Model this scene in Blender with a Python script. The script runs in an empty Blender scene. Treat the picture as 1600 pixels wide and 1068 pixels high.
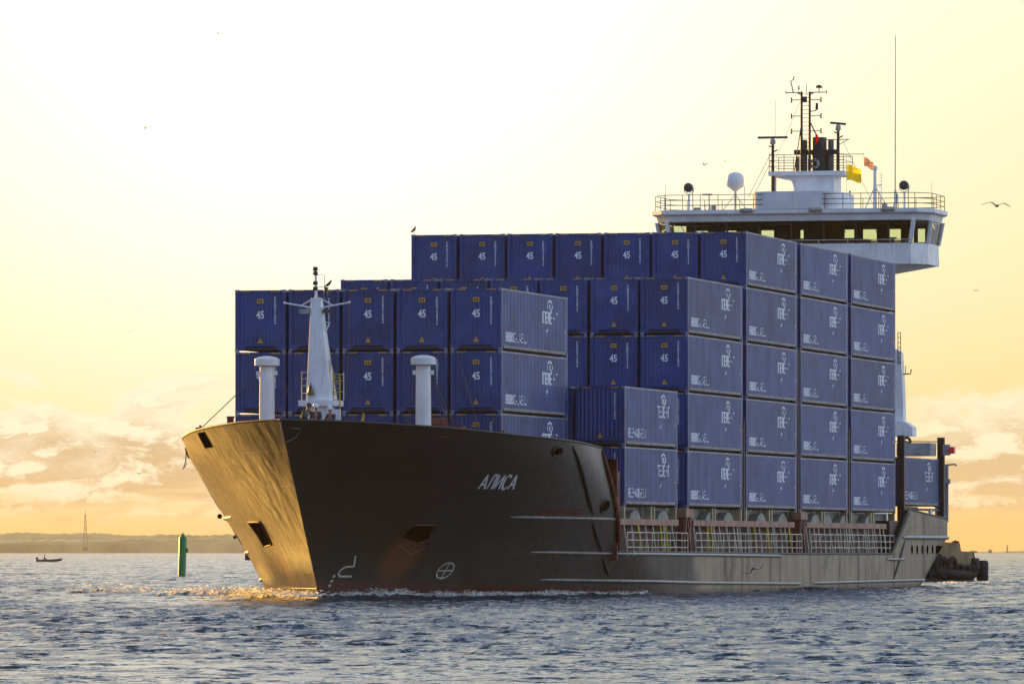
import bpy, bmesh, math, random
import numpy as np
from mathutils import Vector, Matrix
R = math.radians
random.seed(7)
scene = bpy.context.scene
COL = scene.collection

# ------------------------------------------------------------------ camera
CAM_H = 2.15
cam = bpy.data.cameras.new('camera'); cam_o = bpy.data.objects.new('camera', cam); COL.objects.link(cam_o)
cam_o.location = (0, 0, CAM_H); cam_o.rotation_euler = (R(90), 0, 0)
cam.sensor_width = 36; cam.lens = 36*11398/1600; cam.shift_y = 326.3/1600; cam.shift_x = 0
cam.clip_start = 1; cam.clip_end = 80000
scene.camera = cam_o

# ------------------------------------------------------------------ light
SUN_AZ, SUN_EL = -27.0, 9.0          # degrees: left of the view axis, above the horizon
sun = bpy.data.lights.new('sun', 'SUN'); sun_o = bpy.data.objects.new('sun', sun); COL.objects.link(sun_o)
sun.energy = 5.0; sun.angle = R(0.6); sun.color = (1.0, 0.56, 0.13)
sd = Vector((math.sin(R(SUN_AZ))*math.cos(R(SUN_EL)), math.cos(R(SUN_AZ))*math.cos(R(SUN_EL)), math.sin(R(SUN_EL))))
sun_o.rotation_euler = sd.to_track_quat('Z', 'Y').to_euler()
sun_o.location = (-200, 300, 100)
scene.view_settings.view_transform = 'Standard'; scene.view_settings.look = 'None'
scene.view_settings.exposure = 0.05; scene.view_settings.gamma = 1.0
scene.cycles.use_denoising = True
scene.cycles.volume_bounces = 1
scene.cycles.max_bounces = 8
scene.cycles.caustics_reflective = True; scene.cycles.caustics_refractive = False
scene.cycles.sample_clamp_indirect = 12

# ------------------------------------------------------------------ node helper
class NT:
    def __init__(s, nt): s.nt = nt; s.n = nt.nodes; s.l = nt.links
    def put(s, sock, v):
        if isinstance(v, bpy.types.NodeSocket): s.l.new(v, sock)
        elif v is not None:
            if isinstance(v, (tuple, list)) and len(v) == 3 and getattr(sock, 'type', '') == 'RGBA': v = (*v, 1)
            sock.default_value = v
    def m(s, op, a, b=None, c=None, clamp=False):
        x = s.n.new('ShaderNodeMath'); x.operation = op; x.use_clamp = clamp
        for i, v in enumerate((a, b, c)):
            if v is not None: s.put(x.inputs[i], v)
        return x.outputs[0]
    def vm(s, op, a, b=None, out=0):
        x = s.n.new('ShaderNodeVectorMath'); x.operation = op; s.put(x.inputs[0], a)
        if b is not None: s.put(x.inputs[1], b)
        return x.outputs[out]
    def sep(s, v): x = s.n.new('ShaderNodeSeparateXYZ'); s.put(x.inputs[0], v); return x.outputs
    def comb(s, a, b, c):
        x = s.n.new('ShaderNodeCombineXYZ')
        for i, v in enumerate((a, b, c)): s.put(x.inputs[i], v)
        return x.outputs[0]
    def noise(s, v, scale=1, detail=4, rough=.55, out=0):
        x = s.n.new('ShaderNodeTexNoise'); s.put(x.inputs['Vector'], v); x.inputs['Scale'].default_value = scale
        x.inputs['Detail'].default_value = detail; x.inputs['Roughness'].default_value = rough; return x.outputs[out]
    def ramp(s, v, stops, interp='LINEAR'):
        x = s.n.new('ShaderNodeValToRGB'); s.put(x.inputs[0], v); cr = x.color_ramp; cr.interpolation = interp
        while len(cr.elements) < len(stops): cr.elements.new(.5)
        for e, (p, c) in zip(cr.elements, stops):
            e.position = p; e.color = (*c, 1) if isinstance(c, tuple) else (c, c, c, 1)
        return x.outputs[0]
    def mix(s, f, a, b, blend='MIX'):
        x = s.n.new('ShaderNodeMix'); x.data_type = 'RGBA'; x.blend_type = blend
        s.put(x.inputs[0], f); s.put(x.inputs[6], a); s.put(x.inputs[7], b); return x.outputs[2]
    def step(s, v, a, b):      # smoothstep from a to b
        x = s.n.new('ShaderNodeMapRange'); x.interpolation_type = 'SMOOTHSTEP'; s.put(x.inputs[0], v)
        s.put(x.inputs[1], a); s.put(x.inputs[2], b); return x.outputs[0]
    def gauss(s, d2, sig): return s.m('EXPONENT', s.m('MULTIPLY', d2, -.5/sig**2))

# ------------------------------------------------------------------ world sky
world = bpy.data.worlds.new('World'); scene.world = world; world.use_nodes = True
w = NT(world.node_tree); w.n.clear()
tc = w.n.new('ShaderNodeTexCoord').outputs['Generated']
dx, dy, dz = w.sep(w.vm('NORMALIZE', tc))[:3]
az = w.m('MULTIPLY', w.m('ARCTAN2', dx, dy), 57.29578)
el = w.m('MULTIPLY', w.m('ARCSINE', dz), 57.29578)
# colour with elevation towards the sunset, and away from it
fr = w.ramp(w.m('DIVIDE', el, 60, clamp=True), [(0, (.94, .65, .23)), (.018, (.98, .76, .34)), (.04, (1.0, .88, .50)), (.075, (1.02, .96, .69)), (.15, (.80, .83, .76)), (.30, (.52, .63, .80)), (.8, (.22, .34, .60))])
bk = w.ramp(w.m('DIVIDE', el, 60, clamp=True), [(0, (.46, .53, .64)), (.15, (.42, .52, .72)), (.5, (.28, .41, .72)), (1, (.18, .30, .60))])
fwd = w.step(w.m('COSINE', w.m('MULTIPLY', w.m('ADD', az, 22), .0174533)), .15, .86)
fr = w.mix(w.m('SUBTRACT', 1.0, w.step(az, -22, -5)), fr, w.mix(1.0, fr, (1.0, .74, .34), 'MULTIPLY'))
fwd = w.m('MULTIPLY', fwd, w.m('SUBTRACT', 1.0, w.step(az, 7, 20)))
rt = w.m('MULTIPLY', w.step(az, 10, 30), w.m('SUBTRACT', 1.0, w.step(az, 95, 150)))
bk = w.mix(w.m('MULTIPLY', rt, w.m('SUBTRACT', 1.0, w.step(el, 25, 60))), bk, (1.05, 1.2, 1.4))
sky = w.mix(fwd, bk, fr)
def blob(a0, e0, sa, se):
    u = w.m('DIVIDE', w.m('SUBTRACT', az, a0), sa); v = w.m('DIVIDE', w.m('SUBTRACT', el, e0), se)
    return w.gauss(w.m('ADD', w.m('MULTIPLY', u, u), w.m('MULTIPLY', v, v)), 1.0)
sky = w.mix(1.0, sky, w.mix(blob(-1.6, 3.7, 2.6, 2.2), (0, 0, 0), (.30, .34, .52)), 'ADD')
sky = w.mix(1.0, sky, w.mix(blob(SUN_AZ, SUN_EL, 7.5, 6), (0, 0, 0), (12.0, 4.9, .25)), 'ADD')
# low sunset clouds in banks
cv = w.comb(w.m('MULTIPLY', az, 1.0), w.m('MULTIPLY', el, 2.1), 3.7)
warp = w.noise(cv, 1.4, 3, .5, 1)
cv2 = w.vm('ADD', cv, w.vm('MULTIPLY', warp, (.5, .3, 0)))
n1 = w.noise(cv2, 1.25, 8, .60)
n2 = w.noise(w.vm('ADD', cv2, (-.10, .18, 0)), 1.25, 8, .60)
tn = w.noise(w.comb(az, 0, 1.3), .9, 3)
topedge = w.m('ADD', 1.02, w.m('MULTIPLY', tn, .75))
body = w.m('ADD', w.m('DIVIDE', w.m('SUBTRACT', topedge, el), .42), w.m('MULTIPLY', w.m('SUBTRACT', n1, .5), 5.0))
side = w.m('MAXIMUM', w.m('SUBTRACT', 1.0, w.step(az, -2.3, -1.2)), w.m('MULTIPLY', w.step(az, 2.6, 3.5), .85))
foot = w.step(w.m('ADD', el, w.m('MULTIPLY', w.noise(w.comb(w.m('MULTIPLY', az, .7), w.m('MULTIPLY', el, 6.0), 5.5), 1.6, 5), .9)), .62, 1.02)
dens = w.m('MULTIPLY', w.m('MULTIPLY', w.step(body, .0, .55), foot), side)
lit = w.m('MAXIMUM', w.step(w.m('SUBTRACT', n1, n2), -.03, .09), w.m('MULTIPLY', w.m('SUBTRACT', 1.0, w.step(body, .3, 1.9)), .95))
ccol = w.mix(lit, (.66, .50, .29), (1.06, .97, .72))
sky = w.mix(w.m('MULTIPLY', dens, .95), sky, ccol)
# faint high veil
veil = w.step(w.noise(w.comb(w.m('MULTIPLY', az, .5), w.m('MULTIPLY', el, 1.0), 9.1), .6, 5), .45, .7)
sky = w.mix(w.m('MULTIPLY', veil, .10), sky, (1.0, .95, .82))
nish = w.n.new('ShaderNodeTexSky'); nish.sky_type = 'NISHITA'; nish.sun_disc = False
nish.sun_elevation = R(SUN_EL); nish.sun_rotation = R(SUN_AZ); nish.dust_density = 2.0
hi = w.step(el, 8, 30)
bg1 = w.n.new('ShaderNodeBackground'); w.put(bg1.inputs[0], sky); bg1.inputs[1].default_value = 1.0
bg2 = w.n.new('ShaderNodeBackground'); w.put(bg2.inputs[0], nish.outputs[0]); w.put(bg2.inputs[1], w.m('MULTIPLY', hi, .05))
ad = w.n.new('ShaderNodeAddShader'); w.l.new(bg1.outputs[0], ad.inputs[0]); w.l.new(bg2.outputs[0], ad.inputs[1])
wo = w.n.new('ShaderNodeOutputWorld'); w.l.new(ad.outputs[0], wo.inputs[0])

# ------------------------------------------------------------------ materials
def mat(name, col, rough=.5, metal=0.0, var=.25, vscale=1.5, streak=0.0, streak_col=None, bump=0.0, bscale=6, spec=.5, emit=None, rnd=0.0, coat=0.0):
    m = bpy.data.materials.new(name); m.use_nodes = True; t = NT(m.node_tree); b = t.n['Principled BSDF']
    oc = t.n.new('ShaderNodeTexCoord').outputs['Object']
    if rnd > 0:      # each copy wears differently
        ro = t.n.new('ShaderNodeObjectInfo').outputs['Random']; k = t.m('MULTIPLY', ro, 61.0); oc = t.vm('ADD', oc, t.comb(k, t.m('MULTIPLY', ro, 37.0), k))
    n = t.noise(oc, vscale, 5, .6)
    c = t.mix(t.step(n, .35, .7), tuple(x*(1+var*.5) for x in col), tuple(x*(1-var) for x in col))
    if streak > 0:
        sv = t.vm('MULTIPLY', oc, (3.0, 3.0, .25)); s_ = t.noise(sv, 2.0, 5, .65)
        c = t.mix(t.m('MULTIPLY', t.step(s_, .52, .72), streak), c, streak_col or (.10, .045, .02))
    if rnd > 0:
        sp = t.m('MULTIPLY', t.step(t.noise(t.vm('MULTIPLY', oc, (1, 1, .35)), 3.2, 6, .7), .66, .73), .7)
        c = t.mix(sp, c, (.10, .045, .03))
        pt = t.step(t.noise(oc, .45, 2, .4), .50, .60); c = t.mix(t.m('MULTIPLY', pt, .35), c, (.030, .085, .26))
        oi = t.n.new('ShaderNodeObjectInfo').outputs['Random']
        k = t.m('ADD', 1-rnd/2, t.m('MULTIPLY', oi, rnd))
        c = t.mix(1.0, c, t.comb(k, k, k), 'MULTIPLY')
    t.put(b.inputs['Base Color'], c); b.inputs['Metallic'].default_value = metal
    t.put(b.inputs['Roughness'], t.m('ADD', rough-.06, t.m('MULTIPLY', n, .14)))
    b.inputs['Specular IOR Level'].default_value = spec
    if coat: b.inputs['Coat Weight'].default_value = coat; b.inputs['Coat Roughness'].default_value = .25
    if bump > 0:
        bn = t.n.new('ShaderNodeBump'); bn.inputs['Strength'].default_value = bump; bn.inputs['Distance'].default_value = .02
        t.put(bn.inputs['Height'], t.noise(oc, bscale, 4, .6)); t.l.new(bn.outputs[0], b.inputs['Normal'])
    if emit: b.inputs['Emission Color'].default_value = (*emit[0], 1); b.inputs['Emission Strength'].default_value = emit[1]
    return m
M = {}
M['blue'] = mat('container_blue', (.004, .037, .185), .38, var=.30, vscale=.7, streak=.35, streak_col=(.045, .07, .15), rnd=.28, spec=.5)
M['blue_frame'] = mat('container_frame_blue', (.007, .042, .185), .42, var=.2, streak=.35, streak_col=(.06, .05, .06), rnd=.2)
M['rail_grey'] = mat('worn_rail_grey', (.17, .17, .17), .55, var=.4, streak=.6, streak_col=(.12, .07, .045))
M['edge_grey'] = mat('worn_edge_blue_grey', (.17, .20, .26), .45, var=.4, streak=.5, streak_col=(.10, .07, .06))
M['black'] = mat('black_steel', (.012, .011, .010), .6, var=.3)
M['white_mark'] = mat('white_lettering', (.72, .76, .80), .5, var=.12)
M['yellow_mark'] = mat('yellow_marking', (.62, .36, .03), .5, var=.15)
M['white'] = mat('ship_white_paint', (.74, .75, .76), .42, var=.14, vscale=.8, streak=.34, streak_col=(.36, .24, .15))
M['white_flat'] = mat('bridge_white_paint', (.66, .69, .72), .5, var=.16, vscale=.8, streak=.32, streak_col=(.34, .26, .19))
M['white_clean'] = mat('radome_white', (.80, .80, .79), .4, var=.05)
M['greywhite'] = mat('deck_grey_paint', (.33, .34, .32), .55, var=.35, streak=.4)
M['hatch'] = mat('hatch_green_grey', (.16, .18, .155), .55, var=.35, streak=.4, streak_col=(.13, .07, .04))
M['rust'] = mat('red_oxide_steel', (.14, .035, .020), .65, var=.5, streak=.4, streak_col=(.05, .02, .012), bump=.3)
M['coaming'] = mat('dark_red_coaming', (.065, .020, .011), .7, var=.5, vscale=.6, streak=.6, streak_col=(.02, .012, .008))
M['pink'] = mat('faded_red_beam', (.30, .155, .115), .6, var=.35, streak=.5, streak_col=(.12, .05, .03))
M['darkbrown'] = mat('dark_cell_guide', (.045, .018, .012), .6, var=.4)
M['rail_white'] = mat('railing_paint', (.58, .53, .42), .5, var=.3, streak=.4)
M['yellow'] = mat('safety_yellow', (.50, .37, .03), .5, var=.3, streak=.3)
M['mast_dark'] = mat('dark_mast_steel', (.045, .026, .018), .5, var=.3)
M['funnel'] = mat('sooty_funnel_black', (.016, .012, .009), .5, var=.3)
M['funnel_grey'] = mat('exhaust_pipe_grey', (.10, .10, .085), .5, var=.3, streak=.5, streak_col=(.02, .015, .01))
M['rope'] = mat('wire_rope', (.10, .085, .07), .7, var=.3)
M['interior'] = mat('wheelhouse_interior', (.035, .026, .018), .6, var=.3)
M['rubber'] = mat('black_rubber', (.014, .013, .012), .75, var=.4, bump=.5)
M['green'] = mat('marker_green', (.004, .17, .03), .45, var=.2, streak=.25, streak_col=(.02, .07, .02))
M['pedestal'] = mat('pedestal_buff', (.34, .29, .17), .6, var=.3, streak=.5)
M['tug_cream'] = mat('tug_buff_bulwark', (.27, .19, .085), .55, var=.3, streak=.6, streak_col=(.10, .06, .03))
M['tug_hull'] = mat('tug_hull_grey', (.10, .10, .11), .6, var=.4, streak=.4)
M['red'] = mat('red_cloth', (.65, .04, .03), .6, var=.1)
M['yellow_cloth'] = mat('yellow_flag_cloth', (.80, .47, .02), .7, var=.1)
M['brown_cloth'] = mat('faded_flag_cloth', (.40, .19, .10), .7, var=.2)
M['skin'] = mat('skin', (.38, .20, .13), .55, var=.1)
M['navy_cloth'] = mat('navy_workwear', (.03, .04, .055), .8, var=.3)
M['grey_band'] = mat('reflective_band', (.6, .6, .6), .5)
M['helmet'] = mat('white_helmet', (.62, .70, .80), .3, var=.05)
M['gull_grey'] = mat('gull_plumage', (.06, .05, .04), .7, var=.3)
M['gull_white'] = mat('gull_white', (.16, .14, .12), .7, var=.1)
M['bronze'] = mat('bronze_bell', (.10, .09, .035), .35, metal=.6)
M['lens'] = mat('dark_lamp_glass', (.03, .03, .03), .15, var=.1)
M['red_lamp'] = mat('port_light_red', (.5, .02, .02), .3, emit=((1, .04, .03), .12))
M['shore'] = mat('far_shore_painted_haze', (.62, .48, .20), .9, var=.4, vscale=.01)  # woodland colour lightened and warmed: distance haze painted into it
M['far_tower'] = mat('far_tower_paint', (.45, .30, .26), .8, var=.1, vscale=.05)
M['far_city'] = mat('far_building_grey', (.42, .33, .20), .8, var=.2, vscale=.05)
M['boat'] = mat('dinghy_grey', (.035, .04, .035), .6, var=.3)

def cloth_mat(name, col):
    m = bpy.data.materials.new(name); m.use_nodes = True; t = NT(m.node_tree); b = t.n['Principled BSDF']; b.inputs['Base Color'].default_value = (*col, 1); b.inputs['Roughness'].default_value = .8
    tr = t.n.new('ShaderNodeBsdfTranslucent'); tr.inputs[0].default_value = (*col, 1); mx = t.n.new('ShaderNodeMixShader'); mx.inputs[0].default_value = .93
    t.l.new(b.outputs[0], mx.inputs[1]); t.l.new(tr.outputs[0], mx.inputs[2]); t.l.new(mx.outputs[0], t.n['Material Output'].inputs[0]); return m
M['yellow_cloth'] = cloth_mat('yellow_flag_cloth', (1.0, .66, .03)); M['brown_cloth'] = cloth_mat('faded_flag_cloth', (.40, .21, .13)); M['red'] = cloth_mat('red_cloth', (.80, .04, .03))
def glass_mat():
    m = bpy.data.materials.new('wheelhouse_glass'); m.use_nodes = True; t = NT(m.node_tree); t.n.clear()
    tr = t.n.new('ShaderNodeBsdfTransparent'); tr.inputs[0].default_value = (.78, .86, .70, 1)
    gl = t.n.new('ShaderNodeBsdfGlossy'); gl.inputs['Roughness'].default_value = .04
    mx = t.n.new('ShaderNodeMixShader'); f = t.n.new('ShaderNodeFresnel'); f.inputs[0].default_value = 1.45
    t.l.new(f.outputs[0], mx.inputs[0]); t.l.new(tr.outputs[0], mx.inputs[1]); t.l.new(gl.outputs[0], mx.inputs[2])
    o = t.n.new('ShaderNodeOutputMaterial'); t.l.new(mx.outputs[0], o.inputs[0]); return m
M['glass'] = glass_mat()

def hull_mat():
    m = bpy.data.materials.new('hull_paint'); m.use_nodes = True; t = NT(m.node_tree); b = t.n['Principled BSDF']
    oc = t.n.new('ShaderNodeTexCoord').outputs['Object']; X, Y, Z = t.sep(oc)[:3]
    fine = t.noise(t.vm('MULTIPLY', oc, (1.3, 1.3, .35)), 1.2, 7, .65)
    big = t.noise(t.vm('MULTIPLY', oc, (.5, .16, .25)), 1.0, 4, .6)
    streak = t.noise(t.vm('MULTIPLY', oc, (2.2, 2.2, .16)), 1.6, 6, .68)
    c = t.mix(t.step(fine, .4, .7), (.011, .0088, .0042), (.016, .0125, .0060))
    c = t.mix(t.m('MULTIPLY', t.step(big, .45, .65), .5), c, (.020, .016, .008))
    # chalked grey plating aft of the third bay, patchy
    edge = t.m('ADD', Y, t.m('MULTIPLY', t.m('SUBTRACT', big, .5), 9))
    aft = t.m('MULTIPLY', t.step(edge, 25.5, 29.5), t.step(Y, 27.5, 28.2))
    chalk = t.mix(t.m('MULTIPLY', t.step(t.noise(t.vm('MULTIPLY', oc, (.8, .8, .13)), 1.1, 6, .6), .42, .70), .6), (.34, .27, .175), (.15, .115, .072))
    chalk = t.mix(t.m('MULTIPLY', t.step(big, .48, .62), .45), chalk, (.20, .16, .105))
    sc_ = t.step(t.noise(t.vm('MULTIPLY', oc, (.35, .35, .5)), 1.0, 5, .65), .58, .66); chalk = t.mix(t.m('MULTIPLY', sc_, .6), chalk, (.06, .056, .05))
    chalk = t.mix(t.m('MULTIPLY', t.step(fine, .5, .75), .6), chalk, (.22, .19, .145))
    c = t.mix(t.m('MULTIPLY', aft, .95), c, chalk)
    mid = t.m('MULTIPLY', t.step(Y, 1, 14), t.m('SUBTRACT', 1.0, aft))
    c = t.mix(t.m('MULTIPLY', mid, .5), c, (.055, .052, .044))
    # run-down rust and dirt under the gunwale
    rs = t.m('MULTIPLY', t.step(t.noise(t.vm('MULTIPLY', oc, (1.0, 1.0, .10)), 1.3, 5, .7), .54, .62), t.step(Y, 8, 20))
    c = t.mix(t.m('MULTIPLY', rs, .8), c, (.060, .024, .010))
    # rust round the anchor pockets
    def ell(y0, z0, sy, sz):
        u = t.m('DIVIDE', t.m('SUBTRACT', Y, y0), sy); v = t.m('DIVIDE', t.m('SUBTRACT', Z, z0), sz)
        return t.m('SUBTRACT', 1.0, t.m('ADD', t.m('MULTIPLY', u, u), t.m('MULTIPLY', v, v)))
    r1 = t.step(t.m('ADD', ell(-5.0, 1.9, 1.5, 1.5), t.m('MULTIPLY', t.m('SUBTRACT', streak, .5), 1.6)), .0, .9)
    c = t.mix(t.m('MULTIPLY', r1, .9), c, (.135, .040, .008))
    r2 = t.m('MULTIPLY', t.step(ell(-4.0, 1.9, 1.3, .9), -.1, .6), t.m('LESS_THAN', X, 0))
    c = t.mix(t.m('MULTIPLY', r2, .8), c, (.14, .035, .010))
    # welds between strakes
    wz = t.m('ABSOLUTE', t.m('SUBTRACT', t.m('FRACT', t.m('DIVIDE', t.m('ADD', Z, .35), 1.55)), .5))
    wy = t.m('ABSOLUTE', t.m('SUBTRACT', t.m('FRACT', t.m('DIVIDE', Y, 6.1)), .5))
    weld = t.m('MAXIMUM', t.m('LESS_THAN', wz, .012), t.m('LESS_THAN', wy, .004))
    c = t.mix(t.m('MULTIPLY', weld, .35), c, (.06, .045, .03))
    # boot topping
    red = t.m('SUBTRACT', 1.0, t.step(t.m('ADD', Z, t.m('MULTIPLY', t.m('ADD', Y, 8), .017)), .74, .78))
    c = t.mix(t.m('MULTIPLY', red, .9), c, (.060, .010, .007))
    slime = t.m('SUBTRACT', 1.0, t.step(Z, .12, .34))
    c = t.mix(t.m('MULTIPLY', slime, .6), c, (.02, .018, .012))
    t.put(b.inputs['Base Color'], c)
    t.put(b.inputs['Roughness'], t.m('ADD', t.m('ADD', .32, t.m('MULTIPLY', t.step(Y, 4, 16), .22)), t.m('MULTIPLY', t.step(streak, .40, .64), .12)))
    # plates dished between frames
    fr_ = t.m('SINE', t.m('MULTIPLY', Y, 2*math.pi/.75))
    h = t.m('ADD', t.m('MULTIPLY', fr_, .0007), t.m('MULTIPLY', t.noise(t.vm('MULTIPLY', oc, (.9, .9, .22)), 1.2, 2, .5), .13))
    h = t.m('ADD', h, t.m('MULTIPLY', weld, .01))
    bn = t.n.new('ShaderNodeBump'); t.put(bn.inputs['Strength'], t.m('ADD', .09, t.m('MULTIPLY', t.m('LESS_THAN', X, 0), .46))); bn.inputs['Distance'].default_value = 1.0
    t.put(bn.inputs['Height'], h); t.l.new(bn.outputs[0], b.inputs['Normal'])
    t.put(b.inputs['Specular IOR Level'], t.m('SUBTRACT', .85, t.m('MULTIPLY', t.step(Y, 4, 16), .58)))
    return m
M['hull'] = hull_mat()

def sea_mat():
    m = bpy.data.materials.new('sea_surface'); m.use_nodes = True; t = NT(m.node_tree); b = t.n['Principled BSDF']
    geo = t.n.new('ShaderNodeNewGeometry'); p = geo.outputs['Position']
    at = t.n.new('ShaderNodeAttribute'); at.attribute_name = 'foam'; f = at.outputs['Fac']
    lace = t.noise(t.vm('MULTIPLY', p, (1, 1, 1)), 2.2, 6, .7)
    fm = t.step(t.m('ADD', f, t.m('MULTIPLY', t.m('SUBTRACT', lace, .5), 1.1)), .42, .72)
    t.put(b.inputs['Base Color'], t.mix(fm, (.008, .028, .050), (.78, .78, .76)))
    t.put(b.inputs['Roughness'], t.m('ADD', .15, t.m('MULTIPLY', fm, .45)))
    b.inputs['IOR'].default_value = 1.333; b.inputs['Specular IOR Level'].default_value = .5
    # ripples: facet tilts laid on the surface in metres, so they hold at any distance
    def tilt(sc, amt, sy=.75):
        n_ = t.noise(t.vm('MULTIPLY', p, (1, sy, 1)), sc, 3, .6, 1)
        return t.vm('MULTIPLY', t.vm('SUBTRACT', n_, (.5, .5, .5)), (amt, amt, 0))
    tl = t.vm('ADD', t.vm('ADD', tilt(.55, 1.2), tilt(2.1, 1.9)), tilt(7.0, 1.3))
    tl = t.vm('ADD', tl, t.vm('MULTIPLY', tilt(3.5, 3.2, 1), t.comb(fm, fm, fm)))
    nn = t.vm('NORMALIZE', t.vm('ADD', geo.outputs['Normal'], tl))
    bn = t.n.new('ShaderNodeBump'); bn.inputs['Strength'].default_value = .6; bn.inputs['Distance'].default_value = 1.0
    t.put(bn.inputs['Height'], t.m('MULTIPLY', t.m('MULTIPLY', fm, lace), .3)); t.l.new(nn, bn.inputs['Normal']); t.l.new(bn.outputs[0], b.inputs['Normal'])
    return m
M['sea'] = sea_mat()

# ------------------------------------------------------------------ mesh builder
class MB:
    def __init__(s): s.v = []; s.f = []; s.sm = []
    def add(s, vs, fs, smooth=False):
        o = len(s.v); s.v += [tuple(x) for x in vs]; s.f += [tuple(i+o for i in f) for f in fs]; s.sm += [smooth]*len(fs); return s
    def box(s, x0, x1, y0, y1, z0, z1):
        s.add([(x0, y0, z0), (x1, y0, z0), (x1, y1, z0), (x0, y1, z0), (x0, y0, z1), (x1, y0, z1), (x1, y1, z1), (x0, y1, z1)],
              [(3, 2, 1, 0), (4, 5, 6, 7), (0, 1, 5, 4), (1, 2, 6, 5), (2, 3, 7, 6), (3, 0, 4, 7)]); return s
    def hexa(s, b, t):     # bottom quad, top quad (ccw)
        s.add(list(b)+list(t), [(3, 2, 1, 0), (4, 5, 6, 7), (0, 1, 5, 4), (1, 2, 6, 5), (2, 3, 7, 6), (3, 0, 4, 7)]); return s
    def tube(s, pts, r, n=8, closed=False):
        pts = [Vector(p) for p in pts]; k = len(pts); rs = r if isinstance(r, (list, tuple)) else [r]*k
        rings = []; prev = None
        for i, p in enumerate(pts):
            a = pts[i-1] if (i > 0 or closed) else p; b = pts[(i+1) % k] if (i < k-1 or closed) else p
            d = (b-a).normalized() if (b-a).length > 1e-9 else Vector((0, 0, 1))
            if prev is None:
                u = d.cross(Vector((0, 0, 1)));
                if u.length < .05: u = d.cross(Vector((1, 0, 0)))
            else: u = prev - d*prev.dot(d)
            u.normalize(); prev = u; q = d.cross(u)
            rings.append([p + (u*math.cos(2*math.pi*j/n)+q*math.sin(2*math.pi*j/n))*rs[i] for j in range(n)])
        vs = [v for r_ in rings for v in r_]; fs = []
        for i in range(k if closed else k-1):
            i2 = (i+1) % k
            for j in range(n): fs.append((i*n+j, i*n+(j+1) % n, i2*n+(j+1) % n, i2*n+j))
        s.add(vs, fs, n > 4)
        if not closed: s.add([v for v in rings[0]], [tuple(range(n-1, -1, -1))]); s.add([v for v in rings[-1]], [tuple(range(n))])
        return s
    def lathe(s, prof, c=(0, 0, 0), n=20, axis='z'):
        vs = []; fs = []
        for r, z in prof:
            for j in range(n):
                a = 2*math.pi*j/n; p = (r*math.cos(a), r*math.sin(a), z)
                if axis == 'y': p = (p[0], p[2], p[1])
                if axis == 'x': p = (p[2], p[0], p[1])
                vs.append((p[0]+c[0], p[1]+c[1], p[2]+c[2]))
        for i in range(len(prof)-1):
            for j in range(n):
                q = (i*n+j, i*n+(j+1) % n, (i+1)*n+(j+1) % n, (i+1)*n+j)
                fs.append(q[::-1] if axis == 'y' else q)
        s.add(vs, fs, True)
        s.add(vs[:n], [tuple(range(n-1, -1, -1))]); s.add(vs[-n:], [tuple(range(n))]); return s
    def prism(s, poly, y0, y1, plane='xz'):
        n = len(poly)
        def P(a, b, c): return {'xz': (a, c, b), 'yz': (c, a, b), 'xy': (a, b, c)}[plane]
        vs = [P(a, b, y0) for a, b in poly]+[P(a, b, y1) for a, b in poly]
        s.add(vs, [tuple(range(n)), tuple(range(2*n-1, n-1, -1))]+[(i, i+n, (i+1) % n+n, (i+1) % n) for i in range(n)]); return s
    def torus(s, c, R_, r, axis='y', n=18, k=8):
        pts = []
        for i in range(n):
            a = 2*math.pi*i/n; u, v = R_*math.cos(a), R_*math.sin(a)
            pts.append({'y': (c[0]+u, c[1], c[2]+v), 'x': (c[0], c[1]+u, c[2]+v), 'z': (c[0]+u, c[1]+v, c[2])}[axis])
        return s.tube(pts, r, k, closed=True)
    def sphere(s, c, r, n=14, k=10, sz=1.0):
        return s.lathe([(max(1e-4, r*math.sin(math.pi*i/k)), -r*sz*math.cos(math.pi*i/k)) for i in range(k+1)], c, n)
    def mesh(s, name):
        me = bpy.data.meshes.new(name); me.from_pydata(s.v, [], s.f)
        me.polygons.foreach_set('use_smooth', s.sm); me.update()
        bm = bmesh.new(); bm.from_mesh(me); bmesh.ops.recalc_face_normals(bm, faces=bm.faces); bm.to_mesh(me); bm.free(); return me
    def build(s, name, m, parent=None, loc=None):
        me = s.mesh(name); me.materials.append(m); return link(name, me, parent, loc)
def link(name, data, parent=None, loc=None):
    o = bpy.data.objects.new(name, data); COL.objects.link(o)
    if parent is not None: o.parent = parent
    if loc: o.location = loc
    return o
def tag(o, label=None, cat=None, group=None, kind=None):
    for k, v in (('label', label), ('category', cat), ('group', group), ('kind', kind)):
        if v: o[k] = v
    return o
def empty(name, loc=(0, 0, 0), rz=0, parent=None):
    o = bpy.data.objects.new(name, None); COL.objects.link(o); o.location = loc; o.rotation_euler = (0, 0, rz)
    if parent: o.parent = parent
    return o
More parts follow.
